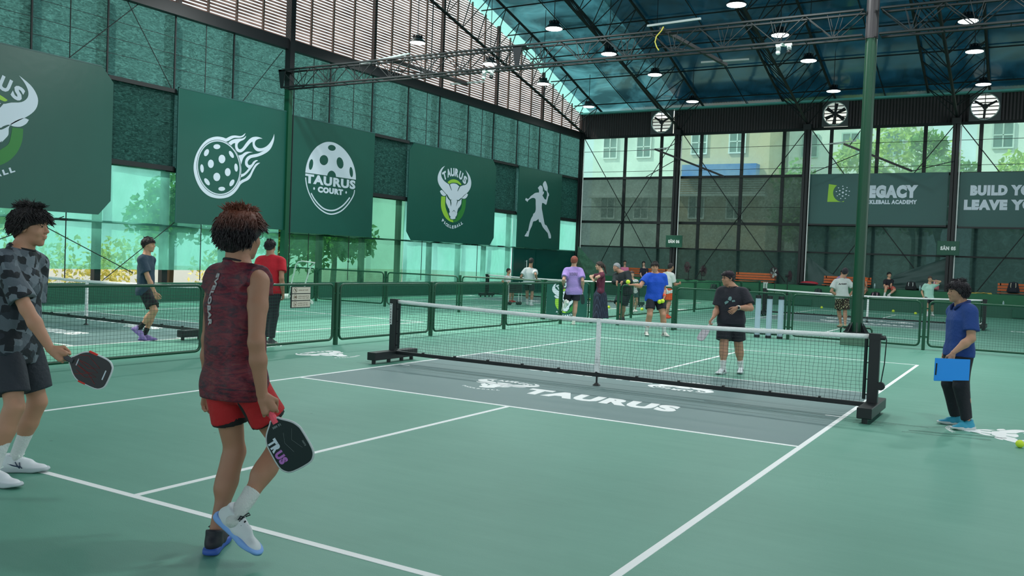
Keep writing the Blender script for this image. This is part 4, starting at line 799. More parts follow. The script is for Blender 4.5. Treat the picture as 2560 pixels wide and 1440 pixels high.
# ------------------------------------------------------------------ benches, standing fans and kit on the ledge
def bench(label, x0, x1):
    r = empty('slatted_bench', ((x0+x1)/2, 30.8, 0.92), label=label, cat='bench', group='orange slatted benches on the ledge')
    for k in range(3): MB().bbox((x0, 31.0+0.02*k, 1.06+k*0.115), (x1, 31.03+0.02*k, 1.15+k*0.115), 0.006).build('back_slat', M['wood'], r)
    for k in range(3): MB().bbox((x0, 30.62+k*0.11, 0.97), (x1, 30.71+k*0.11, 1.0), 0.006).build('seat_slat', M['wood'], r)
    for x in (x0+0.1, x1-0.1): MB().box((x-0.02, 31.04, 0.92), (x+0.02, 31.08, 1.38)).box((x-0.02, 30.62, 0.92), (x+0.02, 31.05, 0.97)).build('leg', M['black'], r)
bench('orange slatted bench behind the player in black', -7.5, -5.62); bench('orange slatted bench partly behind the round column', -3.5, -1.5); bench('orange slatted bench at the right frame edge under a backpack', 3.35, 5.4); bench('orange slatted bench where two girls sit', -13.6, -10.9)
def sfan(label, x, y, face, tilt=0.0, z=1.52, pale=False):
    r = empty('standing_fan', (x, y, 0.0 if y < 30 else (0.46 if y < 30.2 else 0.92)), label=label, cat='fan', group='standing fans at the far wall'); z0 = 0.0 if y < 30 else (0.46 if y < 30.2 else 0.92)
    MB().lathe([(0.2, 0), (0.2, 0.02), (0.03, 0.05), (0.0, 0.05)], (x, y, z0), 16).build('base', M['black'], r)
    MB().tube((x, y, z0+0.03), (x, y, z-0.05), 0.016, 8).build('pole', M['black'], r)
    d = (X1*math.cos(face)+Vector((0, 1, 0))*math.sin(face)).normalized(); c = Vector((x, y, z))+d*0.09
    MB().tube(Vector((x, y, z))-d*0.1, c, 0.055, 10, 0.04).build('motor', M['black'], r)
    g = MB(); a = d.cross(UP).normalized(); bb = a.cross(d); R = 0.25
    for rr, off in ((R, 0.0), (R*0.97, 0.05), (R*0.66, 0.07), (R*0.33, 0.08), (R*0.97, -0.05)): g.path([c+d*off+(a*math.cos(k*PI/12)+bb*math.sin(k*PI/12))*rr for k in range(24)], 0.006 if rr < R else 0.01, 4, closed=True)
    for k in range(16): v = a*math.cos(k*PI/8)+bb*math.sin(k*PI/8); g.path([c+d*0.085, c+d*0.06+v*R*0.6, c+v*R, c-d*0.05+v*R*0.6, c-d*0.06], 0.004, 3)
    g.build('cage', mat('fan_cage', (70, 44, 56), 0.5), r)
    b = MB()
    for k in range(5):
        t = k*2*PI/5; u = a*math.cos(t)+bb*math.sin(t); v = -a*math.sin(t)+bb*math.cos(t); b.poly([(0.03, -0.02), (0.13, -0.075), (0.21, -0.05), (0.215, 0.03), (0.1, 0.04), (0.03, 0.02)], c, u, (v+d*0.35).normalized(), 0.005)
    b.build('fan_blades', M['white'] if pale else mat('fan_blade_dark', (60, 50, 56), 0.4), r)
    if tilt: MB().tube((x, y, z0+0.06), (x+0.3, y-0.1, z0+0.0), 0.01, 6).build('stay', M['black'], r)
sfan('standing fan right of the SÂN 06 column, cage turned to the left', -9.6, 30.4, -2.4); sfan('standing fan seen edge on, second from the SÂN 06 column', -8.95, 30.4, -0.15, z=1.38)
sfan('standing fan with pale blades at the end of the bench', -5.4, 30.0, -2.2, z=1.42, pale=True); sfan('slim standing fan seen edge on left of the column and red bag', -4.85, 30.0, 0.1, z=1.3)
def backpack(label, x, y, z, w, h, col, acc=(200, 205, 205), strap=True):
    r = empty('backpack', (x, y, z), label=label, cat='bag', group='bags left at the ledge'); c = mat('bag_cloth', col, 0.8, bump=0.3, bscale=30)
    pr = []; n = 9
    b = bmesh.new(); bmesh.ops.create_cube(b, size=1); bmesh.ops.bevel(b, geom=list(b.edges), offset=0.22, segments=4, affect='EDGES', profile=0.6)
    b.verts.index_update(); MB().add([(x+v.co.x*w*(1-0.25*(v.co.z > 0.2)), y+v.co.y*0.22, z+(v.co.z+0.5)*h) for v in b.verts], [[v.index for v in f.verts] for f in b.faces]).build('body', c, r, smooth=True); b.free()
    MB().bbox((x-w*0.3, y-0.17, z+h*0.08), (x+w*0.3, y-0.09, z+h*0.45), 0.03).build('front_pocket', c, r)
    a = mat('bag_trim', acc, 0.5)
    if strap:
        for s in (-1, 1): MB().path([(x+s*w*0.18, y-0.10, z+h*0.92), (x+s*w*0.2, y-0.14, z+h*0.6), (x+s*w*0.18, y-0.13, z+h*0.5)], 0.014, 6).build('strap', a, r)
    MB().path([(x-0.04, y, z+h*0.97), (x-0.02, y, z+h+0.03), (x+0.02, y, z+h+0.03), (x+0.04, y, z+h*0.97)], 0.01, 6).build('handle', c, r)
backpack('black backpack with white straps on the ledge right of the seated boy', 0.16, 30.5, 0.92, 0.44, 0.36, (22, 28, 34)); backpack('large dark backpack on the bench at the right frame edge', 3.92, 30.55, 1.0, 0.46, 0.44, (20, 26, 40), (190, 180, 160))
backpack('dark grey backpack on the step under the red bag', -3.5, 29.98, 0.46, 0.36, 0.34, (34, 48, 52), (60, 70, 70)); backpack('black and pink sports bag on the step beside the round column', -1.15, 29.98, 0.46, 0.44, 0.32, (26, 26, 40), (220, 170, 190))
backpack('dark bag on the step left of the player in black', -8.2, 29.98, 0.46, 0.34, 0.32, (24, 44, 42), (40, 60, 60)); backpack('small dark bag on the step right of the player in black', -6.6, 29.98, 0.46, 0.26, 0.2, (20, 40, 36), (40, 60, 60))
r = empty('racket_bag', (-4.0, 30.45, 0.92), label='long red and black racket bag lying on the ledge', cat='bag', group='bags left at the ledge')
MB().ball((-4.0, 30.45, 1.02), 0.4, 16, 10, (1, 0.35, 0.24)).build('body', mat('racket_bag_red', (170, 36, 52), 0.6), r, smooth=True); MB().ball((-4.08, 30.42, 0.99), 0.4, 16, 10, (1.05, 0.36, 0.16)).build('side_panel', mat('racket_bag_black', (26, 24, 30), 0.6), r, smooth=True)
def bottle(label, x, y, z, h=0.22, col=(160, 190, 195)):
    r = empty('water_bottle', (x, y, z), label=label, cat='bottle', group='bottles on the ledge'); m = mat('bottle_plastic', col, 0.2)
    MB().lathe([(0.032, 0), (0.034, h*0.7), (0.015, h*0.88), (0.015, h*0.92)], (x, y, z), 12).build('body', m, r, smooth=True); MB().tube((x, y, z+h*0.92), (x, y, z+h), 0.018, 8).build('cap', M['white'], r)
bottle('clear bottle nearer the black backpack', 0.52, 30.4, 0.92); bottle('clear bottle farther from the black backpack', 0.68, 30.4, 0.92); bottle('clear bottle left of the seated boy', -1.25, 30.35, 0.92); bottle('pale bottle standing on the step at far right', 3.62, 30.0, 0.46)
tw = MB(); n = 8; vs = [(-5.98+0.2*i/8*(1-0.2*(j > 3)), 30.24-0.02*math.sin(i*1.4), 0.98-0.1*j+(0.02*math.sin(i*2))) for j in range(6) for i in range(9)]
tw.add(vs+[(v[0], v[1]+0.012, v[2]) for v in vs], [(j*9+i, j*9+i+1, j*9+10+i, j*9+9+i) for j in range(5) for i in range(8)]+[(54+j*9+i, 54+j*9+9+i, 54+j*9+10+i, 54+j*9+i+1) for j in range(5) for i in range(8)])
tw.build('towel', mat('towel_white', (200, 210, 208), 0.9), None, smooth=True, label='white towel hanging over the ledge by the pale bladed fan', cat='towel')
r = empty('thermos_jug', (2.0, 30.4, 0.92), label='steel jug with a handle behind the woman in blue', cat='jug'); MB().tube((2.0, 30.4, 0.92), (2.0, 30.4, 1.2), 0.08, 14).build('body', M['white'], r); MB().path([(2.08, 30.4, 1.16), (2.16, 30.4, 1.14), (2.16, 30.4, 1.0), (2.08, 30.4, 0.97)], 0.012, 6).build('handle', M['white'], r)
yc_ = sheet('towel', [(2.0, 30.3, 0.93), (3.2, 30.3, 0.93), (3.15, 30.75, 0.96), (2.05, 30.75, 0.96)], mat('cloth_yellow', (206, 180, 80), 0.9), None, 12, 6, 0.02); tag(yc_, 'crumpled yellow cloth on the ledge left of the last bench', 'towel')
bb_ = backpack('pink bag with white trim hanging at the SÂN 05 column', 1.08, 30.8, 0.98, 0.26, 0.4, (200, 120, 130), (230, 225, 225))
# ------------------------------------------------------------------ clear tubes on the fence
for i, x in enumerate((-0.72, -0.46, -0.2)):
    r = empty('ball_tube', (x, 10.18, 0.02), label='%s of three clear ball tubes with black ends on the fence' % ('left', 'middle', 'right')[i], cat='tube', group='clear ball tubes')
    gm = mat('clear_tube', (196, 214, 232), 0.3); gm.node_tree.nodes['Principled BSDF'].inputs['Alpha'].default_value = 0.62
    MB().tube((x, 10.16, 0.06), (x, 10.16, 0.90), 0.062, 14).build('tube_body', gm, r, smooth=False); MB().tube((x, 10.16, 0.9), (x, 10.16, 0.97), 0.066, 14).tube((x, 10.16, 0.0), (x, 10.16, 0.06), 0.066, 14).build('end_cap', M['black'], r)
# ------------------------------------------------------------------ balls, trolley, picker
def ball(label, x, y, z=0.037, k=1.0):
    o = MB().ball((x, y, z), 0.037*k, 16, 12).build('pickleball', M['ball'], None, smooth=True, label=label, cat='ball', group='yellow pickleballs'); return o
ball('yellow ball at the right frame edge on the near floor', 4.73, -0.70); ball('yellow ball on the floor behind the purple shirted player', -10.9, 22.4, 0.037, 1.6)
ball('yellow ball on the floor left of the leaning man', -8.0, 17.9, 0.037, 1.5); ball('yellow ball on the floor right of the leaning man', -6.8, 18.0, 0.037, 1.5)
ball('yellow ball at the ledge left of the man in patterned shorts', -3.1, 28.9, 0.037, 1.5); ball('yellow ball at the ledge foot right of the round column', -0.35, 29.5, 0.037, 1.6); ball('yellow ball beside the mint shirted boy', 0.6, 28.6, 0.037, 1.5)
r = empty('ball_trolley', (-13.9, 8.4, 0), label='white tubular hand trolley behind the notice board', cat='trolley')
def at_y(px, py, y):
    d = CF+(px-1280)/FPX*CR-(py-720)/FPX*CU; k = (y-CAM[1])/d[1]; return Vector(CAM+k*d)
def on_z(px, py, z=0.0):
    d = CF+(px-1280)/FPX*CR-(py-720)/FPX*CU; k = (z-CAM[2])/d[2]; return Vector(CAM+k*d)
def at_d(px, py, dep): return Vector(CAM+dep*(CF+(px-1280)/FPX*CR-(py-720)/FPX*CU))
wp = mat('trolley_white', (214, 226, 218), 0.4)
MB().path([at_y(x, y, 9.0) for x, y in ((722, 742), (729, 706), (740, 662), (746, 655), (756, 653), (787, 657), (778, 666), (775, 672), (764, 706), (757, 738))], 0.022, 6).build('handle_frame', wp, r, smooth=True)
MB().tube(on_z(702, 741, 0.12), on_z(722, 741, 0.12), 0.09, 10).tube(on_z(762, 741, 0.1), on_z(780, 756, 0.05), 0.05, 8).tube(on_z(722, 741, 0.12), on_z(764, 743, 0.1), 0.03, 8).build('roller', wp, r)
r = empty('ball_picker', (-12, 19, 0), label='ball pick up frame with dark wheels by the boy in red shoes', cat='picker')
pk = MB(); wh = MB()
for x in (1271, 1296, 1303): pk.tube(on_z(x, 757, 0.03), on_z(x, 757, 0.03)+UP*0.75, 0.014, 6)
for x in (1268, 1275, 1294, 1300): c = on_z(x, 758, 0.06); wh.ball(c, 0.065, 10, 8)
pk.build('frame', M['white'], r); wh.build('wheel', M['black'], r)
pk = MB(); a, b_ = on_z(1271, 757, 0.03), on_z(1303, 757, 0.03); pk.poly([(0, 0), ((b_-a).length, 0), ((b_-a).length, 0.35), (0, 0.35)], a+UP*0.35, (b_-a).normalized(), UP, 0.02); pk.build('basket', M['netblk'], r)
r = empty('step_grille', (-9.6, 29.3, 0), label='low dark grille against the ledge step behind the fence', cat='vent', group='grilles at the ledge step')  # dark grille box set against the ledge step
for x0, x1, z0 in ((-4.9, -3.7, 0.05),): MB().bbox((x0, 29.7, z0), (x1, 29.76, z0+0.3), 0.01).build('grille', M['parapet'], r)
o = MB().bbox((3.95, 29.68, 0.05), (5.2, 29.76, 0.38), 0.01); o.build('vent_grille', M['parapet'], None, label='dark green grille on the ledge step at the right frame edge', cat='vent', group='grilles at the ledge step')

# ------------------------------------------------------------------ outside the hall: trees and houses
def leafm(name, a, b_):
    m = mat(name, a, 0.6); t = m.node_tree; bs = t.nodes['Principled BSDF']; gi = nn(t, 'ShaderNodeNewGeometry'); tc = nn(t, 'ShaderNodeTexCoord'); no = nn(t, 'ShaderNodeTexNoise', Scale=3.0); t.links.new(tc.outputs['Object'], no.inputs['Vector'])
    t.links.new(ramp(t, no.outputs['Fac'], [(0.35, lin(a)), (0.65, lin(b_))]), bs.inputs['Base Color']); tl = nn(t, 'ShaderNodeBsdfTranslucent'); tl.inputs['Color'].default_value = lin(b_)+(1,)
    mx = nn(t, 'ShaderNodeMixShader', Fac=0.4); t.links.new(bs.outputs[0], mx.inputs[1]); t.links.new(tl.outputs[0], mx.inputs[2]); t.links.new(mx.outputs[0], t.nodes['Material Output'].inputs['Surface']); return m
LM = [leafm('leaf_dark', (52, 104, 48), (130, 180, 84)), leafm('leaf_yellow', (190, 180, 90), (255, 240, 150)), leafm('leaf_mid', (96, 150, 70), (210, 226, 130))]
bark = mat('bark', (92, 74, 58), 0.9)
def tree(label, x, y, h, R, k, n=900, trunk=True, name='tree', cat='tree', leaf=0.16, z0=-0.16):
    rnd = random.Random(int(x*31+y*17)); r = empty(name, (x, y, z0), label=label, cat=cat, group='trees and shrubs outside the hall'); m = MB()
    cs = [(x+rnd.uniform(-.6, .6)*R, y+rnd.uniform(-.6, .6)*R, z0+h*rnd.uniform(0.45 if trunk else 0.15, 0.85), R*rnd.uniform(.4, .7)) for _ in range(7)]
    vs = []; fs = []
    for i in range(n):
        c = cs[rnd.randrange(7)]; d = Vector((rnd.gauss(0, 1), rnd.gauss(0, 1), rnd.gauss(0, 0.8))).normalized(); p = Vector(c[:3])+d*c[3]*rnd.uniform(.55, 1.05)
        a = Vector((rnd.gauss(0, 1), rnd.gauss(0, 1), rnd.gauss(0, 1))).normalized(); b = a.orthogonal().normalized(); s = leaf*rnd.uniform(.6, 1.3); q = len(vs)
        vs += [p-a*s, p-b*s*0.45, p+a*s, p+b*s*0.45+a.cross(b)*s*0.2]; fs.append((q, q+1, q+2, q+3))
    m.add(vs, fs).build('foliage', LM[k], r)
    if trunk:
        t = MB().path([(x, y, z0), (x+0.1, y, z0+h*0.3), (x-0.05, y+0.1, z0+h*0.7)], [0.14, 0.1, 0.05], 8)
        for c in cs[:4]: t.path([(x, y, z0+h*0.35), ((x+c[0])/2, (y+c[1])/2, z0+h*0.5), c[:3]], [0.06, 0.04, 0.02], 6)
        t.build('trunk', bark, r)
for i, y in enumerate((-3, 0.4, 3.4, 6.3, 10.9)):
    tree('%s yellow green shrub glowing under the left mesh screen' % ('first', 'second', 'third', 'fourth', 'fifth')[i], -18.8-0.3*(i % 2), y, 1.7, 1.4, 1, 700, False, 'shrub', 'shrub', 0.10)
for i, (x, y, h, R, k) in enumerate(((-22.3, 4.5, 5.0, 1.7, 2), (-20.2, 9.3, 4.8, 1.5, 0), (-19.2, 13.2, 4.2, 1.6, 0), (-19.6, 16.6, 4.4, 1.5, 0))):
    tree(('broad tree behind the first gap in the left screens', 'dark tree behind the flaming ball banner', 'dark leafy tree below the court banner', 'dark tree left of the crest banner')[i], x, y, h, R, k, 1500)
for i, (x, y, h, R, k) in enumerate(((-6.2, 37.0, 8.0, 1.7, 0), (-2.8, 36.5, 9.4, 1.6, 2), (0.4, 37.5, 9.6, 1.7, 0), (4.6, 38.5, 8.8, 1.7, 2), (-1.2, 41.6, 10.6, 2.0, 2))):
    tree(('dark tree outside left of the academy board', 'leafy tree outside above the academy logo', 'dense tree outside behind the round column', 'pale tree outside at the right frame edge', 'tall tree outside behind the leafy and dense trees')[i], x, y, h, R, k, 2200, leaf=0.2)
def house(label, x0, x1, y, h, col, trim, extra=None):
    r = empty('house', ((x0+x1)/2, y, -0.16), label=label, cat='building', group='houses beyond the far wall')
    MB().box((x0, y, -0.16), (x1, y+6, h)).build('wall', mat('house_wall', col, 0.8, var=0.05), r); tm = mat('house_trim', trim, 0.6); gl = mat('house_glass', (90, 120, 120), 0.2)
    for z in (4.6, 8.6):
        x = x0+0.8
        while x < x1-1.2: MB().box((x, y-0.06, z), (x+0.9, y+0.02, z+1.3)).build('window', gl, r); f = MB(); [f.box((x+a, y-0.1, z+b), (x+c, y-0.03, z+d)) for a, b, c, d in ((-.08, -.08, .98, 0), (-.08, 1.3, .98, 1.38), (-.08, 0, 0, 1.3), (.9, 0, .98, 1.3), (.42, 0, .48, 1.3), (0, .62, .9, .68))]; f.build('window_frame', tm, r); x += 2.4
    b = MB()
    for k in range(6): b.box((x0, y-0.5, 6.1+k*0.14), (x1, y-0.46, 6.16+k*0.14))
    b.box((x0, y-0.6, 5.9), (x1, y, 6.05)).box((x0-0.2, y-0.3, h), (x1+0.2, y+6.2, h+0.25)); b.build('balcony', tm, r)
    if extra: MB().box((x0+0.5, y-0.9, 7.1), (x1-0.5, y-0.1, 7.8)).build('awning', mat('awning_blue', extra, 0.6), r)
house('pale shuttered house outside the far corner', -21.5, -15.4, 44, 11, (236, 242, 236), (250, 250, 250)); house('tan house with a blue awning outside the far wall', -15.0, -9.4, 43, 12, (222, 196, 168), (250, 250, 250), (40, 110, 200))
house('white house with striped balcony outside the far wall', -9.0, -1.5, 46, 12, (244, 244, 240), (190, 216, 208)); house('white house with arched shade at far right outside', 1.5, 9.5, 44, 12.5, (246, 246, 244), (226, 232, 230))

# ------------------------------------------------------------------ figures: smooth implicit surfaces meshed by surface nets
def V(a): return np.array(a, dtype=float)
def nrm(a): a = V(a); return a/(np.linalg.norm(a)+1e-9)
class Field:
    def __init__(s, lo, hi, h):
        s.h = h; s.lo = V(lo); n = np.ceil((V(hi)-s.lo)/h).astype(int)+1
        s.ax = [s.lo[i]+h*np.arange(n[i]) for i in range(3)]; s.D = np.full(n, 0.5, dtype=np.float32)
    def sub(s, lo, hi):
        sl = []
        for i in range(3):
            a = max(0, int((lo[i]-s.lo[i])/s.h)); b = min(len(s.ax[i]), int((hi[i]-s.lo[i])/s.h)+2)
            if b <= a: return None, None
            sl.append(slice(a, b))
        g = np.meshgrid(s.ax[0][sl[0]], s.ax[1][sl[1]], s.ax[2][sl[2]], indexing='ij')
        return tuple(sl), np.stack(g, -1)
    def add(s, prim, k=0.02, op='u'):
        fn, lo, hi = prim; m = k*1.5+0.03; sl, P = s.sub(V(lo)-m, V(hi)+m)
        if sl is None: return s
        d = fn(P).astype(np.float32); D = s.D[sl]
        if op == 'u':
            h = np.clip(0.5+0.5*(D-d)/k, 0, 1); s.D[sl] = D*(1-h)+d*h-k*h*(1-h)
        else:
            h = np.clip(0.5-0.5*(D+d)/k, 0, 1); s.D[sl] = D*(1-h)+(-d)*h+k*h*(1-h)
        return s
    def clip(s, p, n):
        """remove the side the normal points to"""
        g = np.meshgrid(*s.ax, indexing='ij', sparse=True); n = nrm(n)
        d = (g[0]-p[0])*n[0]+(g[1]-p[1])*n[1]+(g[2]-p[2])*n[2]; s.D = np.maximum(s.D, d.astype(np.float32)); return s
    def ripple(s, amp, f, seed=1, zs=1.0):
        r = np.random.RandomState(seed); m = np.abs(s.D) < 0.05
        I = np.argwhere(m)
        if not len(I): return s
        P = s.lo+I*s.h; P = P*np.array([1, 1, zs]); v = 0
        for j in range(5):
            w = r.normal(size=3); w /= np.linalg.norm(w); w[2] *= 0.7; w2 = r.normal(size=3)*f*0.35
            v = v+np.sin(P@w*f*(0.6+0.35*j)+2*np.sin(P@w2+j))
        s.D[m] += (amp*v/2.5).astype(np.float32); return s
    def mesh(s):
        D = s.D; ins = D < 0; c = np.zeros(tuple(n-1 for n in D.shape), dtype=np.int16)
        for i in (0, 1):
            for j in (0, 1):
                for k in (0, 1): c += ins[i:D.shape[0]-1+i, j:D.shape[1]-1+j, k:D.shape[2]-1+k]
        act = (c > 0) & (c < 8); idx = -np.ones(act.shape, dtype=np.int64); C = np.argwhere(act); idx[act] = np.arange(len(C))
        if not len(C): return [], []
        acc = np.zeros((len(C), 3)); cnt = np.zeros(len(C)); cor = [(i, j, k) for i in (0, 1) for j in (0, 1) for k in (0, 1)]
        val = {q: D[C[:, 0]+q[0], C[:, 1]+q[1], C[:, 2]+q[2]].astype(float) for q in cor}
        for a in cor:
            for ax in range(3):
                if a[ax]: continue
                b = list(a); b[ax] = 1; b = tuple(b); va, vb = val[a], val[b]; m = (va < 0) != (vb < 0); t = np.where(m, va/np.where(m, va-vb, 1), 0)
                p = np.zeros((len(C), 3)); p[:] = a; p[:, ax] += t; acc += p*m[:, None]; cnt += m
        vs = s.lo+(C+acc/cnt[:, None])*s.h; F = []
        for ax in range(3):
            u, v = (ax+1) % 3, (ax+2) % 3; sh = list(D.shape); sh[ax] -= 1
            A = ins; B0 = np.take(A, range(0, D.shape[ax]-1), axis=ax); B1 = np.take(A, range(1, D.shape[ax]), axis=ax); e = np.argwhere(B0 != B1)
            e = e[(e[:, u] > 0) & (e[:, v] > 0) & (e[:, u] < D.shape[u]-1) & (e[:, v] < D.shape[v]-1)]
            if not len(e): continue
            flip = B0[e[:, 0], e[:, 1], e[:, 2]]; q = []
            for du, dv in ((-1, -1), (0, -1), (0, 0), (-1, 0)):
                w = e.copy(); w[:, u] += du; w[:, v] += dv; q.append(idx[w[:, 0], w[:, 1], w[:, 2]])
            q = np.stack(q, 1); q = np.where(flip[:, None], q, q[:, ::-1]); F.append(q[(q >= 0).all(1)])
        return vs, np.concatenate(F)
def cone(a, b, ra, rb, flat=None, ratio=1.0, cap=False):
    """tapered capsule; flat = direction in which it is thinner by ratio"""
    a = V(a); b = V(b); R = max(ra, rb)
    if flat is not None: fl = nrm(flat)
    def fn(P):
        q = P-a; ba = b-a
        if flat is not None:
            q = q+(q@fl)[..., None]*fl*(ratio-1); ba = ba+fl*(ba@fl)*(ratio-1)
        L = max(ba@ba, 1e-9); h = np.clip(q@ba/L, 0, 1); d = np.linalg.norm(q-h[..., None]*ba, axis=-1)-(ra+(rb-ra)*h)
        if flat is not None: d = d/max(1, ratio**0.5)
        if cap: n = (b-a)/np.linalg.norm(b-a); d = np.maximum(d, (P-b)@n)
        return d
    return fn, np.minimum(a, b)-R, np.maximum(a, b)+R
def ellip(c, r, fr=None):
    c = V(c); r = V(r); R = max(r)
    def fn(P):
        q = P-c
        if fr is not None: q = q@np.stack(fr, 1)
        k0 = np.linalg.norm(q/r, axis=-1); k1 = np.linalg.norm(q/r**2, axis=-1)+1e-9; return k0*(k0-1)/k1
    return fn, c-R, c+R
def prims_box(ps):
    lo = np.min([p[1] for p, *_ in ps], 0); hi = np.max([p[2] for p, *_ in ps], 0); return lo, hi
def grow(ps, h, post=None, pad=0.05):
    lo, hi = prims_box(ps); f = Field(lo-pad, hi+pad, h)
    for p, k, *op in ps: f.add(p, k, op[0] if op else 'u')
    if post: post(f)
    return f.mesh()
def mk(parts, name, material, parent, **k):
    m = MB(); vs_all = []
    for vs, fs in parts:
        if len(vs): m.add([tuple(v) for v in vs], [tuple(int(i) for i in f) for f in fs])
    return m.build(name, material, parent, smooth=True, **k)
def lr(a, b, t): return V(a)*(1-t)+V(b)*t
def ik(a, c, l1, l2, pole):
    """middle joint between a and c for bone lengths l1, l2 bending towards pole"""
    a = V(a); c = V(c); d = c-a; L = np.linalg.norm(d); L2 = min(L, (l1+l2)*0.999); n = d/L; x = (l1*l1-l2*l2+L2*L2)/(2*L2); h = math.sqrt(max(0, l1*l1-x*x))
    p = V(pole); p = p-n*(p@n); p = p/(np.linalg.norm(p)+1e-9); return a+n*x*(L/L2)+p*h
SK = {}
def skin(tone):
    if tone not in SK: SK[tone] = mat('skin', tone, 0.55, var=0.06, vscale=20, bump=0.05, bscale=120)
    return SK[tone]
def hand(w, d, n, s, curl=0.5, side=1, spread=0.12):
    """hand prims: w wrist, d pointing direction, n back-of-hand normal, side = thumb side sign"""
    d = nrm(d); n = nrm(V(n)-d*(V(n)@d)); t = np.cross(d, n)*side; ps = []
    pal = w+d*0.085*s
    ps.append((cone(w, w+d*0.03*s, 0.024*s, 0.026*s, n, 1.35), .012)); ps.append((cone(w+d*0.03*s+t*0.012*s, pal+t*0.022*s, 0.022*s, 0.019*s, n, 1.3), .012)); ps.append((cone(w+d*0.03*s-t*0.012*s, pal-t*0.022*s, 0.02*s, 0.017*s, n, 1.3), .012))
    for i, (o, L) in enumerate(((0.030, 0.072), (0.010, 0.082), (-0.010, 0.076), (-0.029, 0.060))):
        b = pal+t*o*s; c = curl*(1+0.08*i); dd = nrm(d+t*(o/0.03)*spread); seg = (0.42, 0.32, 0.26); r = 0.0092-0.0006*(i == 3); ang = c*0.6
        for j, sg in enumerate(seg):
            dv = dd*math.cos(ang)-n*math.sin(ang); e = b+dv*L*sg*s; ps.append((cone(b, e, (r-j*0.0007)*s, (r-(j+1)*0.0009)*s), .003)); b = e; ang += c*1.0
    b = w+d*0.03*s+t*0.028*s; dv = nrm(d*0.75+t*0.62-n*0.25*curl); e = b+dv*0.036*s; ps.append((cone(b-dv*.01*s, e, .0125*s, .0105*s), .008))
    dv2 = nrm(d*0.85+t*(0.45-0.6*curl)-n*0.7*curl); f = e+dv2*0.030*s; ps.append((cone(e, f, .0105*s, .0095*s), .003)); ps.append((cone(f, f+dv2*0.022*s, .0095*s, .008*s), .003))
    return ps, pal+(-n)*0.018*s
def head_prims(c, R_, F_, U_, s, fat=1.0):
    L = lambda x, y, z: V(c)+(R_*x+F_*y+U_*z)*s; fr = (R_, F_, U_); e = lambda p, r: ellip(L(*p), V(r)*s, fr)
    ps = [(e((0, -.012, .035), (.073, .092, .080)), .02), (e((0, .030, -.015), (.062*fat, .058, .080)), .03), (e((0, .036, -.072), (.046*fat, .042, .034)), .03), (cone(L(0, .060, -.096), L(0, .066, -.098), .017*s, .014*s), .02)]
    ps += [(cone(L(0, .084, .018), L(0, .103, -.020), .0075*s, .0115*s), .008), (cone(L(-.010, .092, -.024), L(.010, .092, -.024), .0085*s, .0085*s), .006), (cone(L(-.034, .072, .030), L(.034, .072, .030), .012*s, .012*s), .015)]
    for sg in (-1, 1):
        ps += [(e((sg*.037*fat, .058, -.026), (.022, .022, .024)), .02), (ellip(L(sg*.030, .094, .012), V((.016, .011, .009))*s, fr), .008, 's'), (e((sg*.030, .078, .010), (.012, .010, .008)), .003)]
        ps += [(e((sg*.075, -.006, -.002), (.008, .019, .030)), .006), (e((sg*.081, -.012, .008), (.007, .016, .018)), .004), (e((sg*.084, -.002, .0), (.005, .007, .012)), .004, 's')]
    ps += [(e((0, .088, -.050), (.023, .011, .0065)), .005), (e((0, .085, -.062), (.019, .011, .007)), .005), (e((0, .10, -.056), (.024, .010, .0018)), .002, 's')]
    return ps, L
def tufts(c, fr, rad, n, seed, L0, sweep, keep, r0=0.006, jit=0.35):
    """pointed locks growing from the scalp ellipsoid"""
    rnd = random.Random(seed); m = MB(); R_, F_, U_ = fr; k = 0
    while k < n:
        d = V((rnd.gauss(0, 1), rnd.gauss(0, 1), rnd.gauss(0, 1))); d /= np.linalg.norm(d)
        if not keep(d): continue
        k += 1; p = V(c)+R_*d[0]*rad[0]+F_*d[1]*rad[1]+U_*d[2]*rad[2]; nv = nrm(R_*d[0]/rad[0]+F_*d[1]/rad[1]+U_*d[2]/rad[2]); sw = sweep(d); g = R_*sw[0]+F_*sw[1]+U_*sw[2]
        t1 = nrm(nv*0.30+g+V([rnd.gauss(0, jit) for _ in range(3)])*0.6); t2 = nrm(t1*0.6+g*0.9-nv*0.25+V([rnd.gauss(0, jit) for _ in range(3)])*0.4); L = L0*rnd.uniform(.6, 1.25)
        m.path([p-nv*0.006, p+t1*L*0.45, p+t1*L*0.45+t2*L*0.35, p+t1*L*0.45+t2*L*0.7], [r0, r0*0.85, r0*0.5, r0*0.12], 4)
    return m
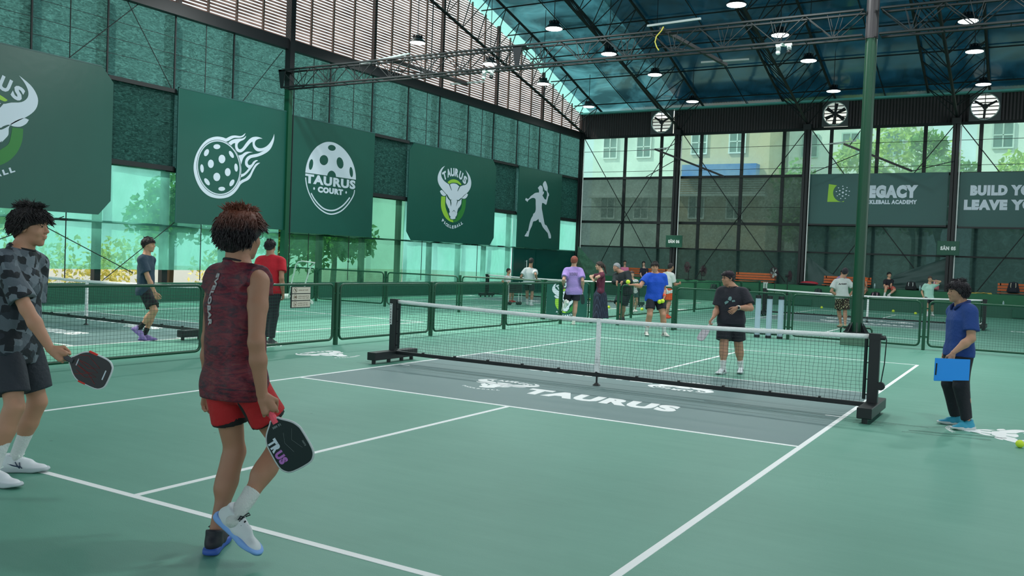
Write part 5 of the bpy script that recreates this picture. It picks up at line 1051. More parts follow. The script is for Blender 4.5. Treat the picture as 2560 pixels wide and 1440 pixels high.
def shoe(parent, ank, toe, s, upper, sole, lace=None, h=0.006, ground=None, accent=None):
    """ank ankle centre, toe direction (may tilt), s scale"""
    ank = V(ank); f = nrm(toe); up = V((0, 0, 1)); up = nrm(up-f*(up@f)) if abs(f[2]) < 0.9 else nrm(V(RH)); sd = np.cross(f, up); fr = (sd, f, up)
    o = ank-up*0.085*s; L = lambda x, y, z: o+(sd*x+f*y+up*z)*s
    sh = empty('shoe'); sh.parent = parent; sh.location = Vector(o)-parent.location
    ps = [(ellip(L(0, -.035, .045), V((.036, .055, .045))*s, fr), .02), (ellip(L(0, .055, .036), V((.041, .085, .036))*s, fr), .025), (ellip(L(0, .145, .026), V((.040, .052, .026))*s, fr), .02), (cone(L(0, -.02, .05), L(0, -.018, .10), .040*s, .041*s, f, 0.85), .02), (cone(L(0, .03, .078), L(0, .085, .055), .026*s, .028*s), .02)]
    v = grow(ps, h, lambda F: (F.clip(L(0, 0, .012), -up), F.clip(L(0, 0, .104), up+f*0.25)), .02)
    mk([v], 'upper', upper, sh)
    out = [(.030, -.085), (.038, -.06), (.036, .0), (.037, .06), (.045, .11), (.043, .16), (.030, .195), (.0, .207), (-.030, .195), (-.043, .16), (-.043, .11), (-.036, .06), (-.036, 0), (-.038, -.06), (-.030, -.085), (0, -.094)]
    pts = bezier_like(out, 3); m = MB(); n = len(pts); rows = [(0.96, 0.0), (1.03, .006), (1.05, .014), (1.04, .026), (1.0, .032)]; vs = []
    for k, z in rows: vs += [L(x*k, (y-.055)*k+.055, z+(0.012*max(0, (y-.12)/.08) if z < .01 else 0)) for x, y in pts]
    m.add(vs, [(j*n+i, j*n+(i+1) % n, (j+1)*n+(i+1) % n, (j+1)*n+i) for j in range(len(rows)-1) for i in range(n)]+[tuple(range(n-1, -1, -1)), tuple((len(rows)-1)*n+i for i in range(n))]).build('sole', sole, sh, smooth=True)
    if lace:
        m = MB()
        for i in range(5): y = .035+.02*i; z = .098-.011*i; m.path([L(-.024, y-.004, z-.012), L(0, y, z+.006), L(.024, y+.004, z-.012)], .0042*s, 5)
        m.path([L(0, .03, .10), L(.03, .035, .118), L(.045, .04, .105), L(.02, .036, .10)], .0035*s, 5).path([L(0, .03, .10), L(-.03, .035, .118), L(-.045, .04, .105), L(-.02, .036, .10)], .0035*s, 5); m.build('lace', lace, sh)
    if accent:
        m = MB()
        for sg in (-1, 1): m.path([L(sg*.0385, -.03, .058), L(sg*.043, .01, .046), L(sg*.0445, .05, .040)], .004*s, 5).path([L(sg*.039, .015, .070), L(sg*.0435, .03, .045), L(sg*.0445, .045, .030)], .0035*s, 5).path([L(sg*.038, .04, .068), L(sg*.044, .045, .045), L(sg*.0455, .06, .030)], .0035*s, 5)
        m.build('side_stripe', accent, sh)
    return sh
def cam_dir(th, tilt=0.0):
    """0 faces the camera, 90 faces image right, 180 away"""
    t = math.radians(th); return nrm(V(-FH)*math.cos(t)+V(RH)*math.sin(t)+V((0, 0, tilt)))
def person(label, H, pel, neck, head, face, wl, wr, al, ar, dep=None, headface=None, htilt=0.0, tone=(196, 146, 118), fat=1.0, h=0.012, hairc=(30, 26, 28), hair='short',
           shirt=None, sleeve=0.55, hem=0.0, shorts=None, short_len=0.75, shoes=((230, 232, 232), (220, 222, 222)), socks=None, toes=None, elb=None, knee=None, hands=(0.6, 0.6), lace=None, long_hair=0, group=None,
           hand_n=None, shirt_loose=0.02, shorts_loose=0.03, skirt=None, kid=0, glasses=False, hair_extra=None, seat=False, nofoot=False, vest=False, shoulder_drop=0.0, accent=None, shorts_m=None, socks_h=0.13, collar=None, lining=None):
    """builds one figure; pel, neck, head, wrists wl wr, ankles al ar are (px, py[, depth offset]) of the joints as projected, turned into places at the figure's distance"""
    def gp(a, z): return V(on_z(a[0], a[1], z))
    za = 0.088*H/1.7
    g = [gp(a, za) for a in (al, ar) if len(a) == 2]
    D = dep if dep else float(np.mean([(q-CAM)@CF for q in g]))
    def J(a): return V(at_d(a[0], a[1], D+(a[2] if len(a) > 2 else 0)))
    AL = gp(al, za) if len(al) == 2 else J(al); AR = gp(ar, za) if len(ar) == 2 else J(ar)
    PE, NE, HE = J(pel), J(neck), J(head); F = cam_dir(face); up = nrm(NE-PE); F = nrm(F-up*(F@up)); Lt = nrm(np.cross(up, F)); s = H/1.7
    # left of a body facing F
    sw, hw = 0.105*H*(1+0.25*(fat-1)), 0.050*H
    SL, SR = NE+Lt*sw-up*0.035*H*(1+shoulder_drop), NE-Lt*sw-up*0.035*H*(1+shoulder_drop); HL, HR = PE+Lt*hw, PE-Lt*hw
    WLp, WRp = J(wl), J(wr); ua, fa, th, sh_ = 0.176*H, 0.150*H, 0.245*H, 0.240*H
    ep = elb or ((-1, 0.12, -.2), (-1, 0.12, -.2)); P = lambda e, sg: F*e[0]+Lt*sg*e[1]+up*(e[2] if len(e) > 2 else 0)
    EL, ER = ik(SL, WLp, ua, fa, P(ep[0], 1)), ik(SR, WRp, ua, fa, P(ep[1], -1)); kp = knee or ((1, 0.1), (1, 0.1))
    KL, KR = ik(HL, AL, th, sh_, P(kp[0], 1)), ik(HR, AR, th, sh_, P(kp[1], -1)); f = fat
    root = empty('person', tuple(((AL+AR)/2*V((1, 1, 0))) if not seat else PE*V((1, 1, 0))+V((0, 0, 0))), label=label, cat='person', group=group)
    sk = skin(tone); B = []; chest = PE*0.35+NE*0.65; waist = PE*0.7+NE*0.3; tr = 1.42
    B += [(cone(HL*0.6+PE*0.4, HR*0.6+PE*0.4, .085*s*f, .085*s*f, F, 1.1), .03), (cone(PE, waist, .122*s*f, .116*s*f, F, tr), .04), (cone(waist, chest, .116*s*f, .134*s*f, F, tr), .04), (cone(chest, NE-up*0.06*s, .132*s*f, .095*s, F, 1.5), .04), (cone(SL*0.8+NE*0.2, SR*0.8+NE*0.2, .052*s, .052*s), .04),
          (cone(NE+up*.025*s, SL*.72+NE*.28+up*.012*s, .045*s, .036*s), .035), (cone(NE+up*.025*s, SR*.72+NE*.28+up*.012*s, .045*s, .036*s), .035)]
    hs = s*(1.0+0.12*kid); HF = cam_dir(headface if headface is not None else face, 0); tilt = math.radians(htilt); HU = nrm(V((0, 0, 1))*math.cos(tilt)+HF*math.sin(tilt)*-1); HF = nrm(HF-HU*(HF@HU)); HR_ = -nrm(np.cross(HU, HF))
    hb = HE-HU*0.045*hs-HF*0.02*hs; B.append((cone(NE-up*0.02*s, hb, .064*s*(0.6+0.4*f), .058*s*(0.6+0.4*f)), .03))
    for S_, E_, W_ in ((SL, EL, WLp), (SR, ER, WRp)):
        B += [(cone(S_, lr(S_, E_, .4), .052*s*f, .047*s*f), .04), (cone(lr(S_, E_, .4), E_, .047*s*f, .037*s*f), .02), (cone(E_, lr(E_, W_, .35), .038*s*f, .040*s*f), .02), (cone(lr(E_, W_, .35), W_, .040*s*f, .0255*s), .02)]
    for H_, K_, A_ in ((HL, KL, AL), (HR, KR, AR)):
        bk = nrm(np.cross(np.cross(K_-H_, A_-K_), A_-H_)+1e-6*F); bk = -nrm(V(F)-nrm(A_-K_)*(F@nrm(A_-K_)))
        B += [(cone(H_, lr(H_, K_, .5), .080*s*f, .070*s*f), .02), (cone(lr(H_, K_, .5), K_, .070*s*f, .050*s*f), .02), (cone(K_, lr(K_, A_, .3), .050*s*f, .046*s*f), .03), (cone(lr(K_, A_, .12)+bk*.012*s, lr(K_, A_, .45)+bk*.016*s, .044*s*f, .046*s*f), .04), (cone(lr(K_, A_, .4), A_, .045*s*f, .031*s), .04)]
    parts = [grow(B, h)]
    hh = min(h, 0.0065); hp, Lh = head_prims(HE, HR_, HF, HU, hs, 0.94+0.1*(f-0.9)*2); hp.append((cone(hb, NE*0.3+hb*0.7, .057*s*(0.6+0.4*f), .060*s*(0.6+0.4*f)), .02)); parts.append(grow(hp, hh*0.8 if h < .011 else hh, None, .03))
    grips = []
    for i, (E_, W_) in enumerate(((EL, WLp), (ER, WRp))):
        d = nrm(W_-E_); n = V(hand_n[i]) if hand_n and hand_n[i] is not None else (Lt if i == 0 else -Lt)
        if len(hands) > 2+i and hands[2+i] is not None: d = nrm(hands[2+i])
        ps, gpnt = hand(W_, d, n, s*(1.0 if not kid else 0.95), hands[i], side=(1 if i == 0 else -1)); ps.append((cone(lr(W_, E_, .12), W_, .028*s, .0255*s), .01)); parts.append(grow(ps, 0.0036 if h < 0.011 else 0.0048, None, .02)); grips.append((gpnt, d, nrm(n-d*(n@d))))
    mk(parts, 'body', sk, root)
    # eyes and brows
    m = MB(); 
    for sg in (-1, 1): m.ball(Lh(sg*.030, .0825, .010), .0075*hs, 10, 6, (1.1, 1.1, .75))
    m.build('eyes', mat('eye_dark', (24, 20, 20), 0.25), root, smooth=True)
    hm = mat('hair', hairc, 0.55, bump=0.6, bscale=90) if isinstance(hairc, tuple) else hairc; m = MB()
    for sg in (-1, 1): m.path([Lh(sg*.016, .092, .027), Lh(sg*.032, .090, .033), Lh(sg*.046, .078, .028)], .0032*hs, 4)
    m.build('eyebrow', hm, root)
    # hair
    t_ = {'short': .016, 'bowl': .026, 'fluffy': .030, 'crop': .009, 'long': .018, 'bald': .004, 'cap': .014}.get(hair, .018); fr = (HR_, HF, HU)
    cc = Lh(0, -.014, .040); hr = V((.075+t_, .092+t_, .080+t_))*hs
    def post(Fd):
        a = {'short': (.058, -.045), 'bowl': (.040, -.060), 'fluffy': (.045, -.085), 'crop': (.066, -.040), 'long': (.052, -.13), 'bald': (.09, -.04), 'cap': (.045, -.055)}.get(hair, (.05, -.05))
        p = Lh(0, .085, a[0]); q = Lh(0, -.075, a[1]); dirn = nrm(q-p); nn_ = nrm(np.cross(dirn, HR_)); nn_ = nn_ if nn_@HU < 0 else -nn_
        Fd.clip(p, nn_); Fd.ripple(.0035 if h < .011 else .002, 70, 3)
    hps = [(ellip(cc, hr, fr), .02), (ellip(Lh(0, -.05, -.01), V((.066+t_*.7, .052+t_*.6, .075))*hs, fr), .02)]
    if hair in ('bowl', 'fluffy', 'cap'): hps.append((ellip(Lh(0, .045, .075), V((.065, .05, .035))*hs, fr), .02))
    hv = [grow(hps, 0.006 if h < .011 else .009, post, .03)]
    if hair == 'long': hv.append(grow([(cone(Lh(0, -.06, .02), Lh(0, -.085, -.16), .062*hs, .05*hs, HF, 1.6), .02), (cone(Lh(.06, -.02, .0), Lh(.055, -.02, -.17), .03*hs, .022*hs), .02), (cone(Lh(-.06, -.02, .0), Lh(-.055, -.02, -.17), .03*hs, .022*hs), .02)], .01))
    if hair == 'pony': hv.append(grow([(cone(Lh(0, -.11, .05), Lh(0, -.15, -.01), .032*hs, .036*hs), .02), (cone(Lh(0, -.15, -.01), Lh(0, -.21, -.20), .036*hs, .016*hs), .02)], .009))
    if hair == 'bun': hv.append(grow([(ellip(Lh(0, -.09, .09), V((.035,)*3)*hs), .01)], .009))
    mk(hv, 'hair', hm, root)
    if h < .011 or hair in ('fluffy',):
        nt, L0 = {'fluffy': (1800, .034), 'bowl': (1500, .042), 'cap': (300, .02)}.get(hair, (900, .026))
        if h >= .009: nt //= 2
        lowf = {'fluffy': -.75, 'bowl': -.5, 'short': -.3}.get(hair, -.3)
        keep = lambda d: d[2] > (lowf if d[1] < 0.1 else 0.08)
        sw = lambda d: V((d[0]*.35, (.55 if d[1] > .2 else -.25), (-.55 if d[1] > .2 else -.8) if d[2] < .8 else .15))
        tufts(cc, fr, hr*0.97, nt, 5, L0*hs, sw, keep, .0045*hs).build('hair_locks', hm, root)
    if hair_extra: hair_extra(root, Lh, hs)
    # clothing
    if shirt:
        lo_ = shirt_loose*s; C = []; hemp = PE-up*(0.02+hem)*H; bot = hemp-up*0.06*s
        C += [(cone(bot, waist, (.135*f)*s+lo_*1.25, .125*s*f+lo_*1.1, F, 1.36), .05), (cone(waist, chest, .125*s*f+lo_*1.1, .142*s*f+lo_*.8, F, 1.38), .05), (cone(chest, NE-up*0.055*s, .140*s*f+lo_*.8, .098*s, F, 1.45), .05), (cone(SL*.85+NE*.15, SR*.85+NE*.15, .056*s+lo_*.5, .056*s+lo_*.5), .04), (cone(NE-up*.05*s, NE+up*.022*s, .088*s, .078*s*(.6+.4*f)), .03), (cone(NE+up*.012*s, SL*.78+NE*.22+up*.012*s, .052*s, .044*s+lo_*.3), .03), (cone(NE+up*.012*s, SR*.78+NE*.22+up*.012*s, .052*s, .044*s+lo_*.3), .03),
              (cone(HL*.9+PE*.1-up*hem*H*.5, HR*.9+PE*.1-up*hem*H*.5, .094*s*f+lo_*1.0, .094*s*f+lo_*1.0, F, 1.08), .04)]
        for S_, E_, W_ in ((SL, EL, WLp), (SR, ER, WRp)):
            if sleeve > 1:
                C += [(cone(S_, E_, .06*s*f+lo_*.5, .05*s*f+lo_*.4), .04), (cone(E_, lr(E_, W_, sleeve-1), .05*s*f+lo_*.4, .036*s+lo_*.3, cap=True), .02)]
            elif sleeve > 0:
                C += [(cone(S_-up*.01, lr(S_, E_, sleeve), .056*s*f+lo_*.45, .054*s*f+lo_*.95, cap=True), .03)]
        def post2(Fd):
            Fd.ripple(.0085*s, 21/s, int(H*977) % 97, .42); Fd.clip(hemp, -up); Fd.clip(NE+up*.032*s, up+F*.25)
            fn, l_, h_ = cone(NE+up*.0*s+F*.012*s, HE, .060*s*(.6+.4*f), .066*s); Fd.add((fn, l_, h_), .004, 's')
            if vest:
                for S_, sg in ((SL, 1), (SR, -1)):
                    Fd.clip(S_+Lt*sg*(.006), Lt*sg+up*.12)
        mk([grow(C, h, post2)], 'shirt', shirt, root)
        if collar:
            rc = .071*s*(.6+.4*f); MB().path([NE+up*(.034*s-.25*rc*math.cos(a*PI/9))+F*(rc*math.cos(a*PI/9)*1.0+.004)+Lt*rc*math.sin(a*PI/9) for a in range(18)], .0075*s, 6, closed=True).build('collar_band', mat('collar_knit', collar, .8), root, smooth=True)
    if shorts or shorts_m:
        lo_ = shorts_loose*s; C = [(cone(PE+up*.10*s, PE-up*.02*s, .124*s*f+lo_*.3, .124*s*f+lo_*.3, F, 1.30), .03)]; caps = []
        for H_, K_, A_ in ((HL, KL, AL), (HR, KR, AR)):
            if short_len <= 1: C.append((cone(H_, lr(H_, K_, short_len), .086*s*f+lo_*.4, .074*s*f+lo_*1.0, cap=True), .015))
            else: C += [(cone(H_, K_, .088*s*f+lo_*.5, .058*s*f+lo_*.7), .02), (cone(K_, lr(K_, A_, short_len-1), .060*s*f+lo_*.7, .040*s*f+lo_*.8, cap=True), .02)]
        mk([grow(C, h, lambda Fd: (Fd.ripple(.0065*s, 24/s, 11, .4), Fd.clip(PE+up*.095*s, up)))], 'trousers' if short_len > 1 else 'shorts', shorts_m or mat('shorts_cloth', shorts, 0.75, bump=.3, bscale=40), root)
        if lining:
            mk([grow([(cone(H_, lr(H_, K_, short_len+.035), .084*s*f+lo_*.3, .073*s*f+lo_*.75, cap=True), .01) for H_, K_ in ((HL, KL), (HR, KR))], h)], 'shorts_lining', mat('lining_cloth', lining, 0.8), root)
    if skirt:
        a = PE+up*.09*s; b = (AL+AR)/2*V((1, 1, 0))+V((0, 0, .10)); C = [(cone(a, lr(a, b, .3), .135*s*f, .19*s*f, F, 1.15), .03), (cone(lr(a, b, .3), b, .19*s*f, .26*s, cap=True), .03)]
        mk([grow(C, h, lambda Fd: Fd.ripple(.008, 26, 4, .15))], 'skirt', skirt, root)
    if not nofoot:
        for i, (K_, A_) in enumerate(((KL, AL), (KR, AR))):
            tv = V(toes[i]) if toes and toes[i] is not None else F*1.0+Lt*(0.18 if i == 0 else -0.18)*1.0
            if not (toes and toes[i] is not None): tv[2] = 0
            if socks and socks[i if socks[0] is None else 0] is not None:
                sc_ = socks[i] if isinstance(socks[0], (tuple, type(None))) else socks; ln = socks_h*s; mk([grow([(cone(A_+nrm(A_-K_)*.03*s, lr(A_, K_, ln/np.linalg.norm(K_-A_)), .036*s, .042*s*f+.002, cap=True), .01)], min(h, .009), lambda Fd: Fd.ripple(.0012, 60, 2), .02)], 'sock', mat('sock_cloth', sc_, 0.85, bump=.4, bscale=80), root)
            sp = shoes[i] if isinstance(shoes[0][0], tuple) else shoes
            shoe(root, A_, tv, s*1.0, mat('shoe_upper', sp[0], 0.6) if isinstance(sp[0], tuple) else sp[0], mat('shoe_sole', sp[1], 0.6) if isinstance(sp[1], tuple) else sp[1], mat('lace_cloth', lace, 0.7) if lace else None, 0.006 if h < .011 else .009, accent=accent)
    if glasses:
        m = MB()
        for sg in (-1, 1):
            m.path([Lh(sg*(.031+.019*math.cos(a*PI/6)), .094-.004*abs(math.cos(a*PI/6)), .010+.015*math.sin(a*PI/6)) for a in range(12)], .0016*hs, 4, closed=True); m.path([Lh(sg*.050, .090, .014), Lh(sg*.076, .05, .014), Lh(sg*.083, .0, .012)], .0016*hs, 4)
        m.path([Lh(-.013, .097, .013), Lh(.013, .097, .013)], .0016*hs, 4); m.build('glasses', M['black'], root)
    return dict(root=root, gl=grips[0], gr=grips[1], WL=WLp, WR=WRp, EL=EL, ER=ER, PE=PE, NE=NE, F=F, Lt=Lt, up=up, SL=SL, SR=SR, D=D, Lh=Lh, HF=HF, HU=HU, AL=AL, AR=AR, s=s)
def held_ball(p, label, off=0.03, k=1.0):
    g, d, n = p; c = g-n*0.018+V(d)*0.01; return ball(label, c[0], c[1], c[2], k)
def paddle(label, grip, d, n, face_c=(22, 26, 34), edge=(225, 228, 230), gripc=(60, 60, 66), s=1.0, art=None, hl=0.13, w=0.19, L=0.26):
    """grip = hand point on the handle, d = direction from handle to head, n = face normal"""
    d = nrm(d); n = nrm(V(n)-d*(V(n)@d)); a = nrm(np.cross(d, n)); g = V(grip); r = empty('paddle', tuple(g), label=label, cat='paddle', group='pickleball paddles'); o = g+d*0.055*s
    out = [(-.018, 0), (-.03, .012), (-.072, .05), (-w/2+.006, .085), (-w/2, .12), (-w/2, L-.055), (-w/2+.02, L-.015), (-w/2+.055, L), (w/2-.055, L), (w/2-.02, L-.015), (w/2, L-.055), (w/2, .12), (w/2-.006, .085), (.072, .05), (.03, .012), (.018, 0)]
    pts = [(x*s, y*s) for x, y in bezier_like(out, 3)]
    MB().poly([(x*.975, y*.985+.002) for x, y in pts], o-n*.0065*s, a, d, .013*s if np.cross(a, d)@n > 0 else .013*s).build('face', mat('paddle_face', face_c, 0.45), r) if np.cross(a, d)@n > 0 else MB().poly([(x*.975, y*.985+.002) for x, y in pts], o+n*.0065*s, a, d, .013*s).build('face', mat('paddle_face', face_c, 0.45), r)
    MB().path([o+a*x+d*y for x, y in pts], .0068*s, 6, closed=True).build('edge_guard', mat('paddle_edge', edge, 0.5), r, smooth=True)
    MB().tube(o-d*hl*s*1.02, o+d*.02*s, .0165*s, 8, .0175*s).tube(o-d*hl*s*1.05, o-d*hl*s*.98, .019*s, 8).build('handle', mat('paddle_grip', gripc, 0.7), r)
    if art: art(r, o, a, d, n*(1 if True else 1), s)
    return r

# ------------------------------------------------------------------ clothing materials
def cloth(name, col, bump=0.35, rough=0.8): return mat(name, col, rough, bump=bump, bscale=35, var=0.08, vscale=6)
def geo_cloth():
    m = cloth('geometric_print', (70, 80, 88)); t = m.node_tree; b = t.nodes['Principled BSDF']; tc = nn(t, 'ShaderNodeTexCoord')
    mp = nn(t, 'ShaderNodeMapping'); mp.inputs['Rotation'].default_value = (0.3, 0.5, 0.35); mp.inputs['Scale'].default_value = (1, 1, 1.15); t.links.new(tc.outputs['Object'], mp.inputs['Vector'])
    v = nn(t, 'ShaderNodeTexVoronoi', Scale=19.0, Randomness=0.55, distance='CHEBYCHEV'); t.links.new(mp.outputs['Vector'], v.inputs['Vector'])
    sp = nn(t, 'ShaderNodeSeparateColor'); t.links.new(v.outputs['Color'], sp.inputs[0])
    t.links.new(ramp(t, sp.outputs[0], [(0.0, lin((20, 28, 36))), (0.36, lin((34, 44, 54))), (0.52, lin((84, 94, 104))), (0.78, lin((108, 118, 128)))], 'CONSTANT'), b.inputs['Base Color']); return m
def maroon_print():
    m = cloth('maroon_print', (110, 28, 48), 0.3, 0.6); t = m.node_tree; b = t.nodes['Principled BSDF']; tc = nn(t, 'ShaderNodeTexCoord')
    mp = nn(t, 'ShaderNodeMapping'); mp.inputs['Scale'].default_value = (1.6, 1.6, 6.0); t.links.new(tc.outputs['Object'], mp.inputs['Vector'])
    n1 = nn(t, 'ShaderNodeTexNoise', Scale=3.2, Detail=7.0, Roughness=0.7, Distortion=2.2); t.links.new(mp.outputs['Vector'], n1.inputs['Vector'])
    c1 = ramp(t, n1.outputs['Fac'], [(0.30, lin((26, 16, 38))), (0.43, lin((60, 14, 36))), (0.51, lin((94, 14, 38))), (0.58, lin((112, 22, 42))), (0.65, lin((104, 50, 50))), (0.72, lin((72, 58, 72)))])
    t.links.new(c1, b.inputs['Base Color']); return m
def hair_two_tone():
    m = mat('hair_dyed', (60, 36, 30), 0.5, bump=0.5, bscale=90); t = m.node_tree; b = t.nodes['Principled BSDF']; tc = nn(t, 'ShaderNodeTexCoord'); sx = nn(t, 'ShaderNodeSeparateXYZ'); t.links.new(tc.outputs['Object'], sx.inputs[0])
    n1 = nn(t, 'ShaderNodeTexNoise', Scale=30.0, Detail=3.0); t.links.new(tc.outputs['Object'], n1.inputs['Vector']); ad = nn(t, 'ShaderNodeMath', operation='MULTIPLY_ADD'); ad.inputs[1].default_value = 0.07; t.links.new(n1.outputs['Fac'], ad.inputs[0]); t.links.new(sx.outputs[2], ad.inputs[2])
    t.links.new(ramp(t, ad.outputs[0], [(0.0, (0.01, 0.01, 0.01)), (1.0, (1, 1, 1))]), b.inputs['Base Color'])
    r = [n for n in t.nodes if n.type == 'VALTORGB'][-1]; mr = nn(t, 'ShaderNodeMapRange'); mr.inputs['From Min'].default_value = 1.655; mr.inputs['From Max'].default_value = 1.83; t.links.new(ad.outputs[0], mr.inputs['Value']); t.links.new(mr.outputs[0], r.inputs['Fac'])
    e = r.color_ramp.elements; e[0].position = 0.25; e[0].color = lin((24, 18, 24))+(1,); e[1].position = 0.85; e[1].color = lin((118, 66, 50))+(1,); return m
def plaid(a, b_):
    m = cloth('plaid_cloth', a); t = m.node_tree; b = t.nodes['Principled BSDF']; tc = nn(t, 'ShaderNodeTexCoord'); ck = nn(t, 'ShaderNodeTexBrick', Scale=9.0); t.links.new(tc.outputs['Object'], ck.inputs['Vector'])
    ck.inputs['Color1'].default_value = lin(a)+(1,); ck.inputs['Color2'].default_value = lin(a)+(1,); ck.inputs['Mortar'].default_value = lin(b_)+(1,); ck.inputs['Mortar Size'].default_value = 0.03; t.links.new(ck.outputs['Color'], b.inputs['Base Color']); return m
def spotted(a, b_, sc=22):
    m = cloth('spotted_cloth', a); t = m.node_tree; b = t.nodes['Principled BSDF']; tc = nn(t, 'ShaderNodeTexCoord'); v = nn(t, 'ShaderNodeTexVoronoi', Scale=sc); t.links.new(tc.outputs['Object'], v.inputs['Vector'])
    t.links.new(ramp(t, v.outputs['Distance'], [(0.30, lin(b_)), (0.36, lin(a))]), b.inputs['Base Color']); return m
def surf_text(parent, txt, o, ax, ay, h, material, name='lettering', th=0.003, width=None, align='c', bold=0.04):
    w = MB(); text(w, txt, o, nrm(ax), nrm(ay), h, width, th, bold, align); wrap(w, parent, nrm(np.cross(nrm(ax), nrm(ay))), V(o)); return w.build(name, material, parent)
def wrap(w, parent, out, o):
    """lay a flat print onto the shirt it belongs to"""
    from mathutils.bvhtree import BVHTree
    sh = [c for c in parent.children if c.name.startswith('shirt')][0]; L = np.array(parent.location)
    t = BVHTree.FromPolygons([tuple(np.array(v.co)+L) for v in sh.data.vertices], [tuple(p.vertices) for p in sh.data.polygons])
    for i, v in enumerate(w.v):
        v = V(v); k = (v-o)@out; hit = t.ray_cast(Vector(v+out*(.4-k)), Vector(-out), .7)
        if hit[0] is not None: w.v[i] = tuple(V(hit[0])+out*(k+.0015))
def strap_band(parent, name, a, b, r, col):
    m = MB().tube(a, b, r, 14); return m.build(name, mat(name, col, 0.6), parent, smooth=False)
R_, F_, U_ = V(RH), V(FH), V(UP)
# ------------------------------------------------------------------ 1. boy at the left edge
q = person('person in a grey geometric print T-shirt at the left frame edge', 1.78, (36, 850), (53, 631), (78, 570), 88, (72, 868, .24), (126, 872, -.17), (38, 1146), (-20, 1178), headface=90, tone=(186, 136, 110), h=0.0075, hair='bowl', hairc=(30, 24, 26),
           shirt=geo_cloth(), sleeve=0.82, hem=0.062, shorts=(38, 44, 54), short_len=0.80, shoes=((224, 228, 234), (190, 200, 206)), socks=(222, 224, 224), lace=(226, 240, 232), accent=mat('shoe_navy_stripe', (34, 56, 84), 0.5), hands=(0.6, 1.25, None, R_*.86-U_*.5), hand_n=(None, -F_+U_*.25), shirt_loose=0.028, shorts_loose=0.024, fat=1.04, elb=((-.8, .2), (-.8, .15)), socks_h=0.2, collar=(26, 30, 36))

def art1(r, o, a, d, n, s):
    m = MB(); rd = mat('paddle_red_line', (178, 52, 48), 0.5)
    for i in range(3): m.path([o+a*(-.055+.03*i)+d*.04+n*.008, o+a*(-.075+.05*i)+d*(.10+.02*i)+n*.008, o+a*(-.03+.03*i)+d*.20+n*.008, o+a*(.0+.03*i)+d*.13+n*.008, o+a*(-.02+.03*i)+d*.06+n*.008], .0011, 4)
    m.path([o+a*(.07)+d*.06+n*.008, o+a*.03+d*.14+n*.008, o+a*.075+d*.21+n*.008], .0011, 4); m.build('red_line_art', rd, r)
    MB().tube(o+a*.1*s+d*.10, o+a*.1*s+d*.15, .0085, 8).tube(o-a*.1*s+d*.09, o-a*.1*s+d*.15, .0085, 8).build('edge_weight', mat('edge_red', (220, 50, 40), 0.5), r)
    MB().poly([(-.035, 0), (.03, 0), (.03, .008), (-.035, .008)], o+d*.238+n*.007, a, d, .001).poly([(-.03, 0), (.015, 0), (.015, .006), (-.03, .006)], o+d*.045+n*.007, a, d, .001).build('white_print', M['ink'], r)
g, d_, n_ = q['gr']; paddle('black paddle with red line art and a white edge', g, R_*.90-U_*.36-F_*.06, -F_+R_*.02, (40, 40, 46), (214, 220, 224), (70, 72, 78), 1.0, art1, w=.2, L=.275)
# ------------------------------------------------------------------ 2. player seen from behind
q = person('person in a maroon sleeveless shirt and red shorts seen from behind, walking', 1.77, (582, 936), (594, 674), (604, 592), 142, (520, 968, .22), (655, 985, -.17), (538, 1333), (592, 1288, -.14), headface=146, tone=(164, 118, 94), h=0.0075, hair='fluffy', hairc=hair_two_tone(),
           shirt=maroon_print(), sleeve=0.10, hem=0.05, shorts=(176, 22, 30), short_len=0.60, shoes=(((26, 28, 38), (54, 92, 176)), ((206, 212, 216), (128, 170, 232))), socks=(None, (200, 204, 202)), lace=(30, 34, 40), hands=(0.6, 1.2, None, -U_*.86+R_*.42), hand_n=(None, -F_*.9+R_*.4), vest=True, collar=(30, 26, 34), lining=(14, 14, 18), shirt_loose=0.036, shorts_loose=0.022,
           toes=(F_*1.0-R_*.05, R_*.78-U_*.52-F_*.30), glasses=True, fat=1.0, elb=((-.8, .2), (-.5, .35)), socks_h=0.14)
rt = q['root']; ax_ = nrm(-q['Lt']); bk = -q['F']
c0 = q['NE']*.72+q['PE']*.28+bk*.122; dn = nrm(q['PE']-q['NE'])
surf_text(rt, 'SVELOBAR', c0-dn*.13-ax_*.03, dn, ax_, .028, mat('print_grey', (176, 176, 180), 0.6), 'back_lettering', .004, .27, 'l')
g, d_, n_ = q['gr']
def art2(r, o, a, d, n, s):
    w = MB(); text(w, 'TR', o+d*.085+a*.088+n*.007, nrm(d+a*-.06), nrm(-a-d*.06), .045, .066, .001, .07); w.build('paddle_lettering', M['ink'], r)
    w = MB(); text(w, 'US', o+d*.155+a*.086+n*.007, nrm(d+a*-.1), nrm(-a-d*.1), .042, .066, .001, .07); w.build('paddle_lettering', mat('paddle_print_violet', (176, 110, 190), 0.5), r)
    w = MB(); text(w, '16 MM', o+d*.03+n*.007-a*.02, a, d, .012, th=.001); text(w, 'STRIX', o+d*.19-a*.075+n*.007, -d, -a, .008, th=.001); m2 = w
    for i in range(3): m2.path([o+a*(-.06+.05*i)+d*.08+n*.0072, o+a*(-.03+.04*i)+d*.13+n*.0072, o+a*(-.06+.05*i)+d*.19+n*.0072], .0006, 3)
    m2.build('paddle_print', mat('paddle_print_grey', (120, 130, 132), 0.5), r)
paddle('dark paddle with a pink grip, held by the player seen from behind', g, -U_*.84+R_*.50+F_*.02, -F_-R_*.12, (10, 30, 34), (190, 196, 200), (236, 84, 104), 1.0, art2, w=.198, L=.275)
